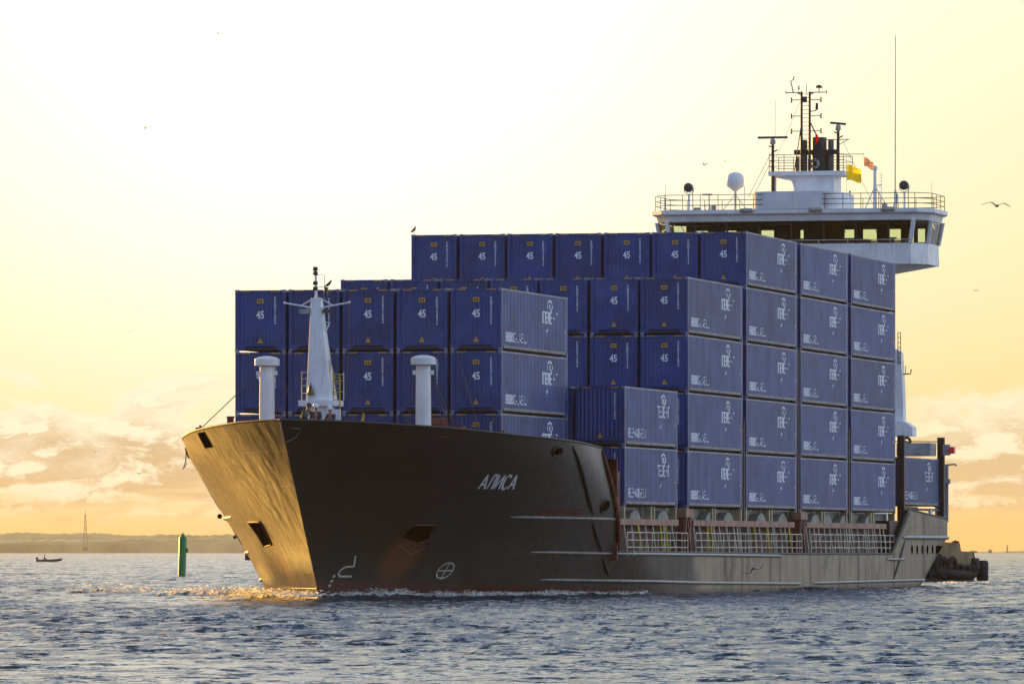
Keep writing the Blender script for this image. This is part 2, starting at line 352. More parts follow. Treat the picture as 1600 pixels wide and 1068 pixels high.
def split_pieces(o):
    """cut a mesh whose loose pieces lie well apart into one object per piece, same name and parent"""
    me = o.data; n = len(me.vertices)
    if n == 0 or n > 30000: return [o]
    par = list(range(n))
    def find(a):
        while par[a] != a: par[a] = par[par[a]]; a = par[a]
        return a
    for e in me.edges:
        a, b_ = find(e.vertices[0]), find(e.vertices[1])
        if a != b_: par[a] = b_
    rt = np.array([find(i) for i in range(n)]); ids, isl = np.unique(rt, return_inverse=True); k = len(ids)
    if k < 2 or k > 900: return [o]
    co = np.empty(n*3, np.float32); me.vertices.foreach_get('co', co); co = co.reshape(n, 3)
    lo = np.full((k, 3), 1e9); hi_ = np.full((k, 3), -1e9); np.minimum.at(lo, isl, co); np.maximum.at(hi_, isl, co)
    size = (hi_-lo).max(1); gap = np.maximum(0, np.maximum(lo[:, None]-hi_[None], lo[None]-hi_[:, None]))
    near = np.sqrt((gap**2).sum(2)) <= np.maximum(.02, .48*np.maximum(size[:, None], size[None]))
    p2 = list(range(k))
    def f2(a):
        while p2[a] != a: p2[a] = p2[p2[a]]; a = p2[a]
        return a
    for a, b_ in zip(*np.nonzero(np.triu(near, 1))):
        a, b_ = f2(a), f2(b_)
        if a != b_: p2[a] = b_
    piece = np.array([f2(i) for i in range(k)]); up, pc = np.unique(piece, return_inverse=True)
    if len(up) < 2: return [o]
    vp = pc[isl]; out = []
    for q in range(len(up)):
        bm = bmesh.new(); bm.from_mesh(me); bm.verts.ensure_lookup_table()
        bmesh.ops.delete(bm, geom=[bm.verts[i] for i in np.nonzero(vp != q)[0]], context='VERTS')
        nm = me.copy(); bm.to_mesh(nm); bm.free()
        c = o.copy(); c.data = nm; COL.objects.link(c); c.parent = o.parent; c.name = o.name.split('.')[0]; out.append(c)
        for ch in o.children:
            if q == 0: ch.parent = c
    bpy.data.objects.remove(o); return out
def text_mesh(s, size, name='lettering', sx=1.0, ext=0.0, shear=0.0, align='CENTER', spacing=1.0, line=1.0, bold=0.0):
    cu = bpy.data.curves.new(name, 'FONT'); cu.body = s; cu.size = size; cu.align_x = align; cu.align_y = 'CENTER'
    cu.shear = shear; cu.space_character = spacing; cu.space_line = line; cu.resolution_u = 3; cu.offset = bold
    o = bpy.data.objects.new(name, cu); COL.objects.link(o)
    dg = bpy.context.evaluated_depsgraph_get(); me = bpy.data.meshes.new_from_object(o.evaluated_get(dg))
    bpy.data.objects.remove(o); bpy.data.curves.remove(cu)
    for v in me.vertices: v.co.x *= sx
    return me

# ------------------------------------------------------------------ hull form (ship local: x to port, y aft, z up)
def lerp_t(t, x):
    if x <= t[0][0]: return t[0][1]
    for (a, b), (c, d) in zip(t, t[1:]):
        if x <= c: return b+(d-b)*(x-a)/(c-a)
    return t[-1][1]
STEM = [(-2, -8.6), (0, -9.0), (.55, -9.25), (2, -10.5), (3.9, -12.1), (6, -13.9), (8, -15.5), (9, -16.2)]
BL = [(-2, 34.), (.7, 30.3), (2, 28), (2.85, 26.5), (3.6, 24.5), (4.9, 22.5), (6.5, 20.3), (7.5, 19.9), (9, 19.)]
BP = [(-2, 1.7), (3.6, 1.7), (4.9, 1.75), (6.5, 1.9), (7.5, 2.0), (9, 2.1)]
HB = 9.6
def ya(z): return 90.5+3.17*max(-.3, min(3, z))
def hb(y, z):
    u = (y-lerp_t(STEM, z))/lerp_t(BL, z)
    if u <= 0: return 0
    v = HB if u >= 1 else HB*(1-(1-u)**lerp_t(BP, z))
    a = ya(z)
    if y > a: v = min(v, HB-5*min(1, (y-a)/14)**2)
    return v
SHEER = [(-16, 8.0), (-14, 7.97), (-12.4, 7.94), (-10.6, 7.85), (-8.6, 7.76), (-6.4, 7.64), (-3.7, 7.48), (-1, 7.37), (2.1, 7.26), (7.3, 7.02), (7.45, 6.98), (12.7, 2.1), (50, 1.97), (83, 1.95), (88.9, 4.55), (103, 4.0), (115, 4.0)]
def zt(y): return lerp_t(SHEER, y)
SHIP = (-6.772, 342.16, 0.0); SHIP_RZ = R(-13.431)
ship = empty('container_ship', SHIP, SHIP_RZ)
tag(ship, 'large black-hulled container ship with golden sunlit bow, white bridge aft, under way on choppy water', 'container ship')

# stations (top y) and levels
ys_top = [-15.5]; y = -15.5
while y < 114:
    y += .22 if y < -12 else .4 if y < 6 else .6 if y < 14 else 1.6 if y < 80 else .6
    ys_top.append(min(y, 114))
for k in (7.3, 7.45, 12.7, 83.0, 88.9): ys_top.append(k)
ys_top = sorted(set(round(v, 3) for v in ys_top))
LV = 22; ZB = -1.6
def station(yt, k):
    z = ZB+(zt(yt)-ZB)*k
    fb = max(0, 1-(yt+15.5)/19); fs = max(0, min(1, (yt-88)/26))
    y = yt+(lerp_t(STEM, z)-lerp_t(STEM, 7.98))*fb + (ya(z)-ya(3))*fs
    return y, z
hm = MB(); vs = []; fs = []; nj = len(ys_top)
for sd_ in (1, -1):
    for j, yt in enumerate(ys_top):
        for i in range(LV+1):
            yy, zz = station(yt, i/LV); vs.append((sd_*hb(yy, zz) if j else 0.0, yy, zz))
def vid(s_, j, i): return s_*nj*(LV+1)+j*(LV+1)+i
for s_ in (0, 1):
    for j in range(nj-1):
        for i in range(LV):
            q = (vid(s_, j, i), vid(s_, j+1, i), vid(s_, j+1, i+1), vid(s_, j, i+1)); fs.append(q if s_ == 0 else q[::-1])
for i in range(LV): fs.append((vid(0, nj-1, i), vid(1, nj-1, i), vid(1, nj-1, i+1), vid(0, nj-1, i+1)))
hm.add(vs, fs, True)
hull = hm.build('hull', M['hull'], ship)
bm = bmesh.new(); bm.from_mesh(hull.data); bmesh.ops.remove_doubles(bm, verts=bm.verts, dist=.001); bmesh.ops.recalc_face_normals(bm, faces=bm.faces)
far = max(bm.faces, key=lambda f: f.calc_center_median().x)
if far.normal.x < 0: bmesh.ops.reverse_faces(bm, faces=bm.faces)
bm.to_mesh(hull.data); bm.free(); hull.data.set_sharp_from_angle(angle=R(35))
def hull_pt(y, z, side=1, off=0.0):
    e = .05; x = hb(y, z); gx = (hb(y+e, z)-hb(y-e, z))/(2*e); gz = (hb(y, z+e)-hb(y, z-e))/(2*e)
    n = Vector((1, -gx, -gz)).normalized()
    p = Vector((x, y, z))+n*off
    return Vector((p.x*side, p.y, p.z))
# cap rail along the sheer
cap = MB()
for sgn in (1, -1):
    pts = []
    for yt in ys_top:
        yy, zz = station(yt, 1.0); pts.append((sgn*max(0, hb(yy, zz)-.03), yy, zz+.03))
    cap.tube(pts, .065, 6)
cap.build('gunwale_rail', M['black'], ship)
# decks inside the hull
def deck(name, y0, y1, z, m, inset=.1, step=1.0):
    b = MB(); ys = []; y = y0
    while y < y1: ys.append(y); y += step
    ys.append(y1); vs = []
    for yy in ys: x = max(.02, hb(yy, z)-inset); vs += [(x, yy, z), (-x, yy, z)]
    b.add(vs, [(2*i, 2*i+2, 2*i+3, 2*i+1) for i in range(len(ys)-1)]); return b.build(name, m, ship)
deck('forecastle_deck', -14.2, 12, 6.55, M['rust'])
deck('main_deck', 8, 92, 1.72, M['rust'])
deck('poop_deck', 88, 113.6, 3.75, M['rust'])
bk = MB(); bk.box(-9.3, 9.3, 12.0, 12.15, 1.7, 6.55); bk.box(-9.3, 9.3, 88.0, 88.15, 1.7, 3.7)
bk.build('bulkhead', M['rust'], ship)

# strip (half-round fender) along the hull
def strake(pts, r=.085, m=None, name='rubbing_strake', side=1, cut=None):
    P = []
    for (a, b) in zip(pts, pts[1:]):
        n = max(2, int(math.hypot(b[0]-a[0], b[1]-a[1])/.8))
        for i in range(n): P.append(hull_pt(a[0]+(b[0]-a[0])*i/n, a[1]+(b[1]-a[1])*i/n, side, .02))
    P.append(hull_pt(*pts[-1], side, .02)); k = len(P); rr = [r]*k; rr[0] = rr[-1] = r*.35
    rr[1] = r*.85 if k > 3 else r
    return MB().tube(P, rr, 8).build(name, m or M['strake'], ship)
M['strake'] = mat('worn_strake_steel', (.10, .10, .095), .32, var=.5, vscale=2.5, streak=.6, streak_col=(.09, .05, .03))
for side in (1, -1):
    strake([(.4, 3.74), (11.0, 3.68)], side=side)
    strake([(4.0, 2.1), (12.8, 2.02), (51, 1.89)], side=side)
    strake([(6.2, .79), (30, .55), (56.3, .38)], side=side)
    strake([(59.6, .41), (96.0, .45)], side=side)
    strake([(81.6, 1.68), (87.5, 1.67)], side=side)
    strake([(86.7, 2.95), (104.5, 2.96)], side=side, r=.13)
    strake([(2.24, 7.05), (7.6, 3.9)], .10, M['black'], 'fender_bar', side)
    strake([(8.2, 3.45), (10.75, 2.15)], .10, M['black'], 'fender_bar', side)
    strake([(11.2, 1.8), (12.8, .95)], .10, M['black'], 'fender_bar', side)
    strake([(7.35, 6.9), (12.75, 2.15)], .16, M['rust'], 'fender_bar', side)
    strake([(87.4, 2.75), (83.8, .55)], .10, M['black'], 'fender_bar', side)
    strake([(88.8, 4.4), (83.0, 2.0)], .12, M['black'], 'fender_bar', side)

# conforming flat patches on the hull, given as polygons in (y, z)
def patch(name, poly, m, side=1, off=.012, thick=.012, cuts=3):
    bm = bmesh.new(); f = bm.faces.new([bm.verts.new((0, a, b)) for a, b in poly])
    bmesh.ops.triangulate(bm, faces=bm.faces[:])
    for _ in range(cuts): bmesh.ops.subdivide_edges(bm, edges=bm.edges[:], cuts=1, use_grid_fill=True)
    for v in bm.verts: v.co = hull_pt(v.co.y, v.co.z, side, off)
    me = bpy.data.meshes.new(name); bm.to_mesh(me); bm.free(); me.materials.append(m); return link(name, me, ship)
def stroke(name, pts, wd, m, side=1, off=.02):
    """painted line of width wd through (y,z) points"""
    b = MB(); P = []
    for (a, c) in zip(pts, pts[1:]):
        n = max(1, int(math.hypot(c[0]-a[0], c[1]-a[1])/.08))
        for i in range(n): P.append(Vector((a[0]+(c[0]-a[0])*i/n, a[1]+(c[1]-a[1])*i/n)))
    P.append(Vector(pts[-1])); vs = []
    for i, p in enumerate(P):
        d = (P[min(i+1, len(P)-1)]-P[max(i-1, 0)]).normalized(); q = Vector((-d.y, d.x))*wd/2
        vs += [hull_pt(p.x+q.x, p.y+q.y, side, off), hull_pt(p.x-q.x, p.y-q.y, side, off)]
    b.add(vs, [(2*i, 2*i+1, 2*i+3, 2*i+2) for i in range(len(P)-1)]); return b
M['hullmark'] = mat('hull_marking_paint', (.50, .50, .44), .5, var=.35, vscale=6)
M['hole_shade'] = mat('painted_hole_shade', (.004, .003, .003), .95, var=.1, spec=0.0)  # flat black for hull openings: the shade inside them is painted on
# ship's name in painted strokes
GL = {'А': [[(0, 0), (.5, 1), (1, 0)], [(.22, .33), (.78, .33)]], 'Л': [[(0, 0), (.18, .12), (.38, 1), (.92, 1), (.92, 0)]],
      'И': [[(.06, 1), (.06, 0), (.94, 1), (.94, 0)]], 'С': [[(.95, .82), (.75, .98), (.4, 1), (.12, .8), (.05, .5), (.12, .2), (.4, 0), (.75, .02), (.95, .2)]]}
b = MB()
for i, ch in enumerate('АЛИСА'):
    for k_, ln in enumerate(GL[ch]):
        P_ = [(-3.31+i*.50+u*.41-.36*v, 5.04+.64*v) for u, v in ln]
        q = stroke('n', P_, .095, None, 1, .03+.008*k_); b.add(q.v, q.f)
b.build('ship_name', M['white_mark'], ship)
for side in (1, -1):
    # bulbous bow mark and thruster mark
    if side == 1:
        stroke('a', [(-7.85, 1.93), (-7.62, 1.45), (-8.05, 1.44), (-8.30, 1.30), (-8.34, 1.12), (-8.15, 1.0), (-7.45, 1.0)], .085, None, side).build('bulbous_bow_mark', M['hullmark'], ship)
        cir = [(-1.58+.52*math.cos(a*math.pi/12), 1.25+.36*math.sin(a*math.pi/12)) for a in range(25)]
        b = stroke('b', cir, .07, None, side)
        for pts in ([(-1.58, .9), (-1.58, 1.6)], [(-2.08, 1.25), (-1.08, 1.25)]):
            c_ = stroke('c', pts, .07, None, side, .024); b.add(c_.v, c_.f)
        b.build('thruster_mark', M['hullmark'], ship)
        for zz in (1.0, .78, .56):
            stroke('d', [(-8.68+.1, zz), (-8.45, zz+.02)], .11, None, side).build('draught_mark', M['hullmark'], ship)
    # anchor pocket: its inner shade painted as a flat black patch, with a rim
    patch('anchor_pocket', [(-5.55, 3.32), (-4.2, 3.32), (-4.0, 2.75), (-4.5, 2.55), (-5.75, 2.8)] if side == 1 else [(-5.75, 3.5), (-3.4, 3.5), (-3.0, 2.35), (-4.9, 2.45)], M['hole_shade'], side, .03)
    rim = [(-5.6, 3.35), (-4.2, 3.35), (-3.85, 2.35), (-4.5, 2.0), (-5.9, 2.5)] if side == 1 else [(-5.75, 3.5), (-3.4, 3.5), (-3.0, 2.35), (-4.9, 2.45)]
    pts = []
    for (a, c_) in zip(rim, rim[1:]+rim[:1]):
        for i in range(6): pts.append(hull_pt(a[0]+(c_[0]-a[0])*i/6, a[1]+(c_[1]-a[1])*i/6, side, .03))
    MB().tube(pts, .05 if side == -1 else .02, 6, closed=True).build('anchor_pocket_rim', M['rust'] if side == -1 else M['hull'], ship)
    # fairlead openings: shade painted as black ovals on the plating, with raised rims
    for (yy, zz, ry, rz_) in ((.7, 6.8, .45, .22), (8.75, 4.3, .5, .3)):
        el_ = [(yy+ry*math.cos(a*math.pi/9), zz+rz_*math.sin(a*math.pi/9)) for a in range(18)]
        patch('fairlead_opening', el_, M['hole_shade'], side, .02, cuts=1)
        MB().tube([hull_pt(a, c_, side, .03) for a, c_ in el_], .05, 6, closed=True).build('fairlead_rim', M['black'], ship)
patch('hawse_opening', [(-8.15, 7.62), (-7.0, 7.60), (-6.55, 6.9), (-7.85, 6.93)], M['hole_shade'], -1, .02)  # black patch painted for the shaded hole, plating not cut
patch('hawse_opening', [(-8.1, 7.42), (-7.5, 7.42), (-7.4, 7.3), (-8.1, 7.3)], M['rust'], 1, .02, cuts=1)
# rusty freeing slots above the first strake
for r_ in range(2):
    for i in range(7):
        a = 2.2+i*.62; patch('freeing_slot', [(a, 3.9+r_*.14), (a+.5, 3.9+r_*.14), (a+.5, 3.99+r_*.14), (a, 3.99+r_*.14)], M['rust'], 1, .02, cuts=1)
for i, a in enumerate((89.8, 91.5, 93.2, 94.9, 96.6)):
    patch('freeing_port', [(a+.28*math.cos(k*math.pi/6), 2.24+.27*math.sin(k*math.pi/6)) for k in range(12)], M['hole_shade'], 1, .02, cuts=1)  # shade of the ports painted as black discs
patch('freeing_port', [(97.8, 2.0), (101.0, 2.0), (101.0, 2.48), (97.8, 2.48)], M['hole_shade'], 1, .02, cuts=2)
# jackstaff, mooring rope on the stem, hanging fender ball
b = MB(); b.tube([(0, -15.4, 6.95), (0, -15.45, 8.25)], .03, 6); b.build('jackstaff', M['strake'], ship)
b = MB(); p0 = hull_pt(-14.95, 7.6, 1, .06); b.tube([hull_pt(-15.05, 7.0, 1, .06), hull_pt(-14.7, 7.1, 1, .08), hull_pt(-14.5, 7.3, 1, .06), hull_pt(-14.55, 7.65, 1, .05), hull_pt(-14.9, 7.68, 1, .05)], .035, 6); b.build('hanging_rope', M['rope'], ship)
b = MB(); q = hull_pt(-1.3, 6.9, -1, .05); b.tube([q, q+Vector((-.02, 0, -.5)), q+Vector((-.15, 0, -.9)), q+Vector((.05, 0, -.6))], .025, 6); b.build('hanging_rope', M['rope'], ship)
b = MB(); q = hull_pt(4.5, 3.9, -1, .18); b.sphere(tuple(q), .12); b.build('fender_ball', M['rubber'], ship)
b = MB(); q = hull_pt(5.5, 2.9, -1, .15); b.sphere(tuple(q), .09); b.build('fender_ball', M['rubber'], ship)

# ------------------------------------------------------------------ bow gear
def vent(x, y):
    b = MB(); b.lathe([(.37, 6.55), (.36, 9.0), (.34, 10.85)], (x, y, 0), 24); v = b.build('ventilator_post', M['white'], ship)
    c_ = MB(); c_.lathe([(.5, 10.74), (.58, 10.755), (.585, 10.77), (.585, 10.78), (.585, 11.03), (.585, 11.05), (.57, 11.07), (.42, 11.15), (.2, 11.2), (.03, 11.21)], (x, y, 0), 28)
    c_.build('ventilator_cap', M['white'], v)
    f = MB(); f.lathe([(.42, 6.55), (.42, 6.7), (.37, 6.75)], (x, y, 0), 20); f.box(x-.05, x+.05, y-.42, y-.34, 8.6, 8.85); f.box(x+.33, x+.5, y-.05, y+.05, 10.3, 10.5); f.box(x-.5, x-.33, y-.05, y+.05, 10.3, 10.5)
    f.build('post_bracket', M['white'], v)
vent(-3.79, -4); vent(3.70, -4)
fm = empty('foremast', (0, -9, 0), 0, ship)
b = MB()
b.prism([(-.43, 6.55), (.66, 6.55), (.66, 8.76), (-.43, 8.76)], -.5, .5)
def frus(b, y0, y1, z0, xa, xb, z1, xc, xd, yb0, yb1):
    b.hexa([(xa, y0, z0), (xb, y0, z0), (xb, y1, z0), (xa, y1, z0)], [(xc, yb0, z1), (xd, yb0, z1), (xd, yb1, z1), (xc, yb1, z1)])
vs = []
def rrect(xa, xb, ya_, yb_, z, r=.13):
    out = []
    for cx, cy, a0 in ((xb-r, ya_+r, -90), (xb-r, yb_-r, 0), (xa+r, yb_-r, 90), (xa+r, ya_+r, 180)):
        for k in range(4): a = R(a0+k*30); out.append((cx+r*math.cos(a), cy+r*math.sin(a), z))
    return out
secs = [rrect(-.48, .82, -.5, .5, 9.0), rrect(-.42, .60, -.42, .42, 10.4), rrect(-.36, .36, -.32, .32, 12.2), rrect(-.30, .17, -.22, .22, 13.7, .08)]
vs = [v for s_ in secs for v in s_]; b.add(vs, [(i*16+j, i*16+(j+1) % 16, (i+1)*16+(j+1) % 16, (i+1)*16+j) for i in range(3) for j in range(16)], True)
b.add(secs[-1], [tuple(range(16))])
b.build('mast_column', M['white'], fm)
b = MB(); b.box(-.74, 1.0, -.75, .75, 8.76, 9.02); b.build('mast_collar', M['white'], fm)
b = MB(); b.tube([(-.08, 0, 13.6), (-.12, 0, 15.0)], [.07, .05], 8)
b.tube([(.3, 0, 13.7), (.3, 0, 14.75), (-.1, 0, 14.75)], .02, 5); b.tube([(-.1, 0, 14.2), (.3, 0, 14.2)], .02, 5)
b.build('top_pole', M['white'], fm)
b = MB()
for z_ in (14.95, 14.75, 14.3, 14.05): b.lathe([(.1, z_), (.12, z_+.03), (.12, z_+.13), (.08, z_+.18)], (-.13, 0, 0), 10)
b.lathe([(.1, 13.75), (.11, 13.85), (.11, 14.15), (.07, 14.2)], (.37, 0, 0), 10)
b.build('navigation_light', M['lens'], fm)
b = MB()
for sx_ in (-1, 1):
    b.tube([(sx_*.05, -.2, 13.22), (sx_*1.53, -.2, 13.48)], .045, 6); b.tube([(sx_*.1, -.2, 13.72), (sx_*.75, -.2, 13.35)], .03, 5); b.tube([(sx_*1.53, -.2, 13.44), (sx_*1.53, -.2, 13.55)], .05, 6)
b.build('crosstree', M['white'], fm)
b = MB(); b.box(-.83, -.33, -.35, -.05, 12.98, 13.2); b.build('floodlight', M['greywhite'], fm)
b = MB(); b.box(.3, .7, -.3, 0, 13.0, 13.18); b.build('floodlight', M['lens'], fm)
b = MB(); b.tube([(.2, 0, 12.55), (.55, 0, 12.6), (.35, 0, 12.1)], .035, 5); b.tube([(-.35, 0, 12.55), (.2, 0, 12.55)], .02, 5); b.build('horn_bracket', M['white'], fm)
b = MB()
for xa in (.82, 1.12): b.tube([(xa, -.3, 6.6), (xa-.02, -.3, 10.2)], .035, 5)
for i in range(14): b.tube([(.82, -.3, 6.8+i*.25), (1.12, -.3, 6.8+i*.25)], .02, 4)
b.tube([(.6, -.2, 9.9), (.62, -.2, 10.9), (.85, -.2, 10.0)], .03, 5)
for z_ in (9.4, 9.9, 10.2): b.tube([(.75, -.35, z_), (1.3, -.35, z_)], .025, 5)
b.build('access_ladder', M['yellow'], fm)
b = MB()
for z_ in (9.35, 9.7, 10.0, 10.3): b.tube([(-.45, -.3, z_), (-.72, -.3, z_)], .02, 5)
b.tube([(-.7, -.3, 9.0), (-.7, -.3, 10.35)], .025, 5); b.tube([(1.3, -.35, 9.02), (1.3, -.35, 10.3)], .025, 5)
b.build('collar_rail', M['rail_white'], fm)
b = MB(); b.lathe([(.02, 9.72), (.07, 9.70), (.10, 9.55), (.12, 9.4), (.19, 9.32), (.19, 9.28)], (-.2, -.62, 0), 14); b.tube([(-.2, -.45, 9.8), (-.2, -.62, 9.8), (-.2, -.62, 9.7)], .02, 5)
b.build('ship_bell', M['bronze'], fm)
b = MB(); b.tube([(-.2, -.62, 9.3), (-.35, -.7, 8.2)], .012, 4); b.build('bell_rope', M['rope'], fm)
b = MB(); b.box(.75, 1.32, -1.0, -.9, 6.6, 8.6); b.build('electrical_cabinet', M['white'], fm)
# wires
def wire(a, c_, r=.022, sag=0.0, m='rope', parent=ship, name='stay_wire', n=8):
    a, c_ = Vector(a), Vector(c_)
    MB().tube([a.lerp(c_, i/n)-Vector((0, 0, sag*4*(i/n)*(1-i/n))) for i in range(n+1)], r, 5).build(name, M[m], parent)
wire((-4.2, -4, 10.4), (-7.6, -2, 7.85)); wire((1.5, -9.2, 13.5), (.95, -7.5, 9.0), .025, .1)
wire((-3.5, -4, 10.4), (-1.2, -2, 7.2), .02); wire((4.1, -4, 10.4), (5.1, -2.5, 7.2), .02); wire((3.3, -4, 10.4), (2.3, -2, 7.2), .02)
# lashing rods across the first bay's ends
for xa, za, xb in ((4.31, 11.58, 5.81), (3.95, 8.6, 5.6), (6.4, 8.6, 5.0), (1.7, 8.6, 3.2), (3.8, 8.6, 2.2), (2.62, 11.4, 4.6)):
    wire((xa, -.15, za), (xb, -.35, 6.7), .018, m='strake', name='lashing_rod', n=1)
for x0_ in (-3.9, -1.3, 1.3, 3.92, 6.55):
    b = MB(); b.box(x0_-.12, x0_+.12, -.75, -.5, 6.55, 7.7); b.hexa([(x0_-.45, -.75, 6.55), (x0_+.45, -.75, 6.55), (x0_+.45, -.5, 6.55), (x0_-.45, -.5, 6.55)], [(x0_-.2, -.75, 7.75), (x0_+.2, -.75, 7.75), (x0_+.2, -.5, 7.75), (x0_-.2, -.5, 7.75)])
    b.build('lashing_bridge_post', M['rust'], ship)
# winch, bitts, small things peeping over the bulwark
b = MB(); b.box(-6.2, -5.95, -2.3, -2.0, 6.6, 8.42); b.lathe([(.2, 8.38), (.2, 8.45)], (-6.07, -2.15, 0), 12); b.build('mooring_bitt', M['rust'], ship)
b = MB()
for xa, xb in ((3.45, 4.4), (4.6, 5.2)): b.box(xa, xb, -2.6, -1.8, 6.6, 7.95)
b.lathe([(.45, -.4), (.45, .4)], (3.9, -2.2, 7.9), 14, 'x'); b.build('mooring_winch', M['rust'], ship)
b = MB(); b.tube([(1.3, -6.2, 6.6), (1.42, -6.2, 8.5), (1.32, -6.2, 8.1)], .05, 5); b.tube([(1.0, -6.2, 8.05), (1.8, -6.2, 8.05)], .03, 5); b.build('davit', M['yellow'], ship)
b = MB(); b.tube([(-7.9, -1.4, 7.4), (-7.9, -1.4, 7.95)], .09, 8); b.tube([(-7.7, -1.6, 7.4), (-7.7, -1.6, 8.05)], .06, 8); b.build('fairlead_roller', M['rust'], ship)

# ------------------------------------------------------------------ side deck between bow and poop
b = MB(); b.box(-8.75, 8.75, 14.2, 87.6, 1.72, 3.5); b.build('hatch_coaming', M['coaming'], ship)
b = MB()
for (a, c_) in ((13.0, 26.6), (30.2, 56.5), (60.0, 83.8)):
    for sg in (1, -1):
        b.box(min(sg*8.75, sg*9.2), max(sg*8.75, sg*9.2), a, c_, 3.42, 3.72)
b.build('coaming_rail', M['pink'], ship)
b = MB(); b.box(-8.5, 8.5, 14.2, 87.6, 3.5, 4.31); b.build('hatch_cover', M['hatch'], ship)
for i, yy in enumerate((17.5, 24.0, 35.5, 40.0, 48.5, 54.3, 63.5, 67.0, 72.0, 79.5)):
    b = MB()
    for sg in (1, -1):
        prof = [(-1.25, 3.72), (-.9, 3.98), (-.3, 4.14), (.4, 4.16), (1.0, 3.95), (1.3, 3.72)]
        b.prism([(yy+a, c_) for a, c_ in prof], sg*8.5, sg*8.98, 'yz')
    b.build('hatch_cleat_cover', M['hatch'], ship)
for i in range(6):
    y0_ = 14.724*i+ (0 if i > 0 else 0)
    for d in (.1, 6.2, 6.9, 12.0 if i == 1 else 13.5):
        if i == 0: continue
        b = MB()
        for sg in (1, -1): b.box(min(sg*8.7, sg*9.05), max(sg*8.7, sg*9.05), y0_+d-.15, y0_+d+.15, 3.7, 4.34)
        b.build('container_pedestal', M['pedestal'], ship)
rnd = random.Random(3)
stays_w, stays_y = [], []
yy = 14.6
while yy < 84:
    if not (27 < yy < 29.8 or 57.2 < yy < 59.6):
        lean = rnd.uniform(-.55, .15); (stays_y if rnd.random() < .2 else stays_w).append((yy, lean))
    yy += rnd.choice((.55, .7, 1.3, 1.6, 1.9))
for lst, m_ in ((stays_w, 'rail_white'), (stays_y, 'yellow')):
    for (yy, ln) in lst[:90]:
        MB().tube([(9.28, yy, 1.74), (9.12, yy+ln, 3.45)], .045 if m_ == 'rail_white' else .09, 5).build('coaming_stay', M[m_], ship)
for (a, c_) in ((13.4, 27.4), (29.3, 57.0), (59.6, 84.6)):
    for sg in (1, -1):
        b = MB(); x_ = 9.5*sg
        for z_ in (2.33, 2.68, 3.05): b.tube([(x_, a+(c_-a)*k_/12, z_+.01*math.sin(k_*2.1)) for k_ in range(13)], .028, 5)
        n = int((c_-a)/1.35)
        for i in range(n+1): yy = a+(c_-a)*i/n; b.tube([(x_, yy, 1.9), (x_, yy, 3.06)], .028, 5)
        b.build('deck_railing', M['rail_white'], ship)
def lashing_post(yc, sg):
    p = empty('lashing_bridge', (0, yc, 0), 0, ship)
    b = MB(); b.box(min(8.95*sg, 9.3*sg), max(8.95*sg, 9.3*sg), -.95, -.55, 1.75, 4.2); b.box(min(8.95*sg, 9.3*sg), max(8.95*sg, 9.3*sg), .45, .8, 1.75, 4.2)
    b.build('upright', M['rust'], p)
    b = MB(); b.box(min(8.9*sg, 9.42*sg), max(8.9*sg, 9.42*sg), -1.0, .85, 3.85, 4.25); b.build('head_beam', M['pink'], p)
    b = MB(); b.tube([(9.36*sg, -.5, 3.8), (9.36*sg, .4, 2.0)], .06, 5); b.tube([(9.36*sg, -.75, 3.85), (9.36*sg, -.9, 2.9)], .05, 5); b.build('brace', M['pink'], p)
for yc in (28.4, 58.2):
    for sg in (1, -1): lashing_post(yc, sg)
# cell-guide columns in the gaps between the bays
for (yc, z1_) in ((43.65, 9.0), (58.4, 13.0), (73.1, 9.0)):
    for x_ in (9.0, -9.0):
        b = MB(); b.box(x_-.16, x_+.06 if x_ > 0 else x_+.16, yc-.12, yc+.12, 3.5, z1_); b.build('cell_guide', M['darkbrown'], ship)
# raking plates at the break of the forecastle
b = MB(); b.prism([(12.3, 4.0), (13.9, 4.1), (14.0, 5.9)], 8.4, 8.55, 'yz'); b.build('gusset_plate', M['rust'], ship)
b = MB(); b.tube([(8.9, 14.0, 2.0), (8.9, 14.1, 6.0)], .06, 5); b.tube([(8.9, 14.1, 6.0), (8.9, 12.9, 3.6)], .05, 5); b.build('gusset_brace', M['pink'], ship)
b = MB(); b.box(8.2, 9.3, 84.2, 87.4, 1.75, 3.9); b.build('deck_locker', M['darkbrown'], ship)

# ------------------------------------------------------------------ aft: poop, guides, deckhouse, bridge
for (yc, z0_, z1_, wd) in ((88.95, 3.6, 8.9, .20), (102.25, 3.8, 8.98, .20)):
    for sg in (1, -1):
        b = MB(); b.box(min((9.32-2*wd)*sg, 9.32*sg), max((9.32-2*wd)*sg, 9.32*sg), yc-.2, yc+.2, z0_, z1_); b.build('cell_guide', M['darkbrown'], ship)
b = MB(); b.box(9.0, 9.2, 104.2, 104.4, 3.9, 7.4); b.box(8.4, 8.6, 104.2, 104.4, 3.9, 6.4); b.box(8.3, 9.3, 104.1, 104.5, 6.2, 6.5); b.build('aft_stanchion', M['greywhite'], ship)
b = MB(); b.tube([(8.6, 104.3, 7.3), (9.6, 104.3, 7.4), (9.7, 104.3, 7.3)], .06, 6); b.build('davit', M['greywhite'], ship)
b = MB(); b.box(9.35, 9.75, 101.5, 102.0, 7.9, 8.55); sl = b.build('sidelight_box', M['greywhite'], ship)
b = MB(); b.box(9.78, 10.08, 101.3, 101.8, 8.0, 8.4); b.box(9.6, 9.78, 101.5, 101.8, 8.1, 8.2); b.build('port_sidelight', M['red_lamp'], sl)
b = MB(); b.box(6.9, 8.95, 99.5, 101.5, 7.85, 8.62); b.box(6.9, 8.95, 99.48, 99.5, 7.95, 8.02); b.lathe([(.25, 8.62), (.25, 8.7), (.1, 8.78)], (7.2, 100.5, 0), 12); b.build('deck_box', M['greywhite'], ship)
b = MB()
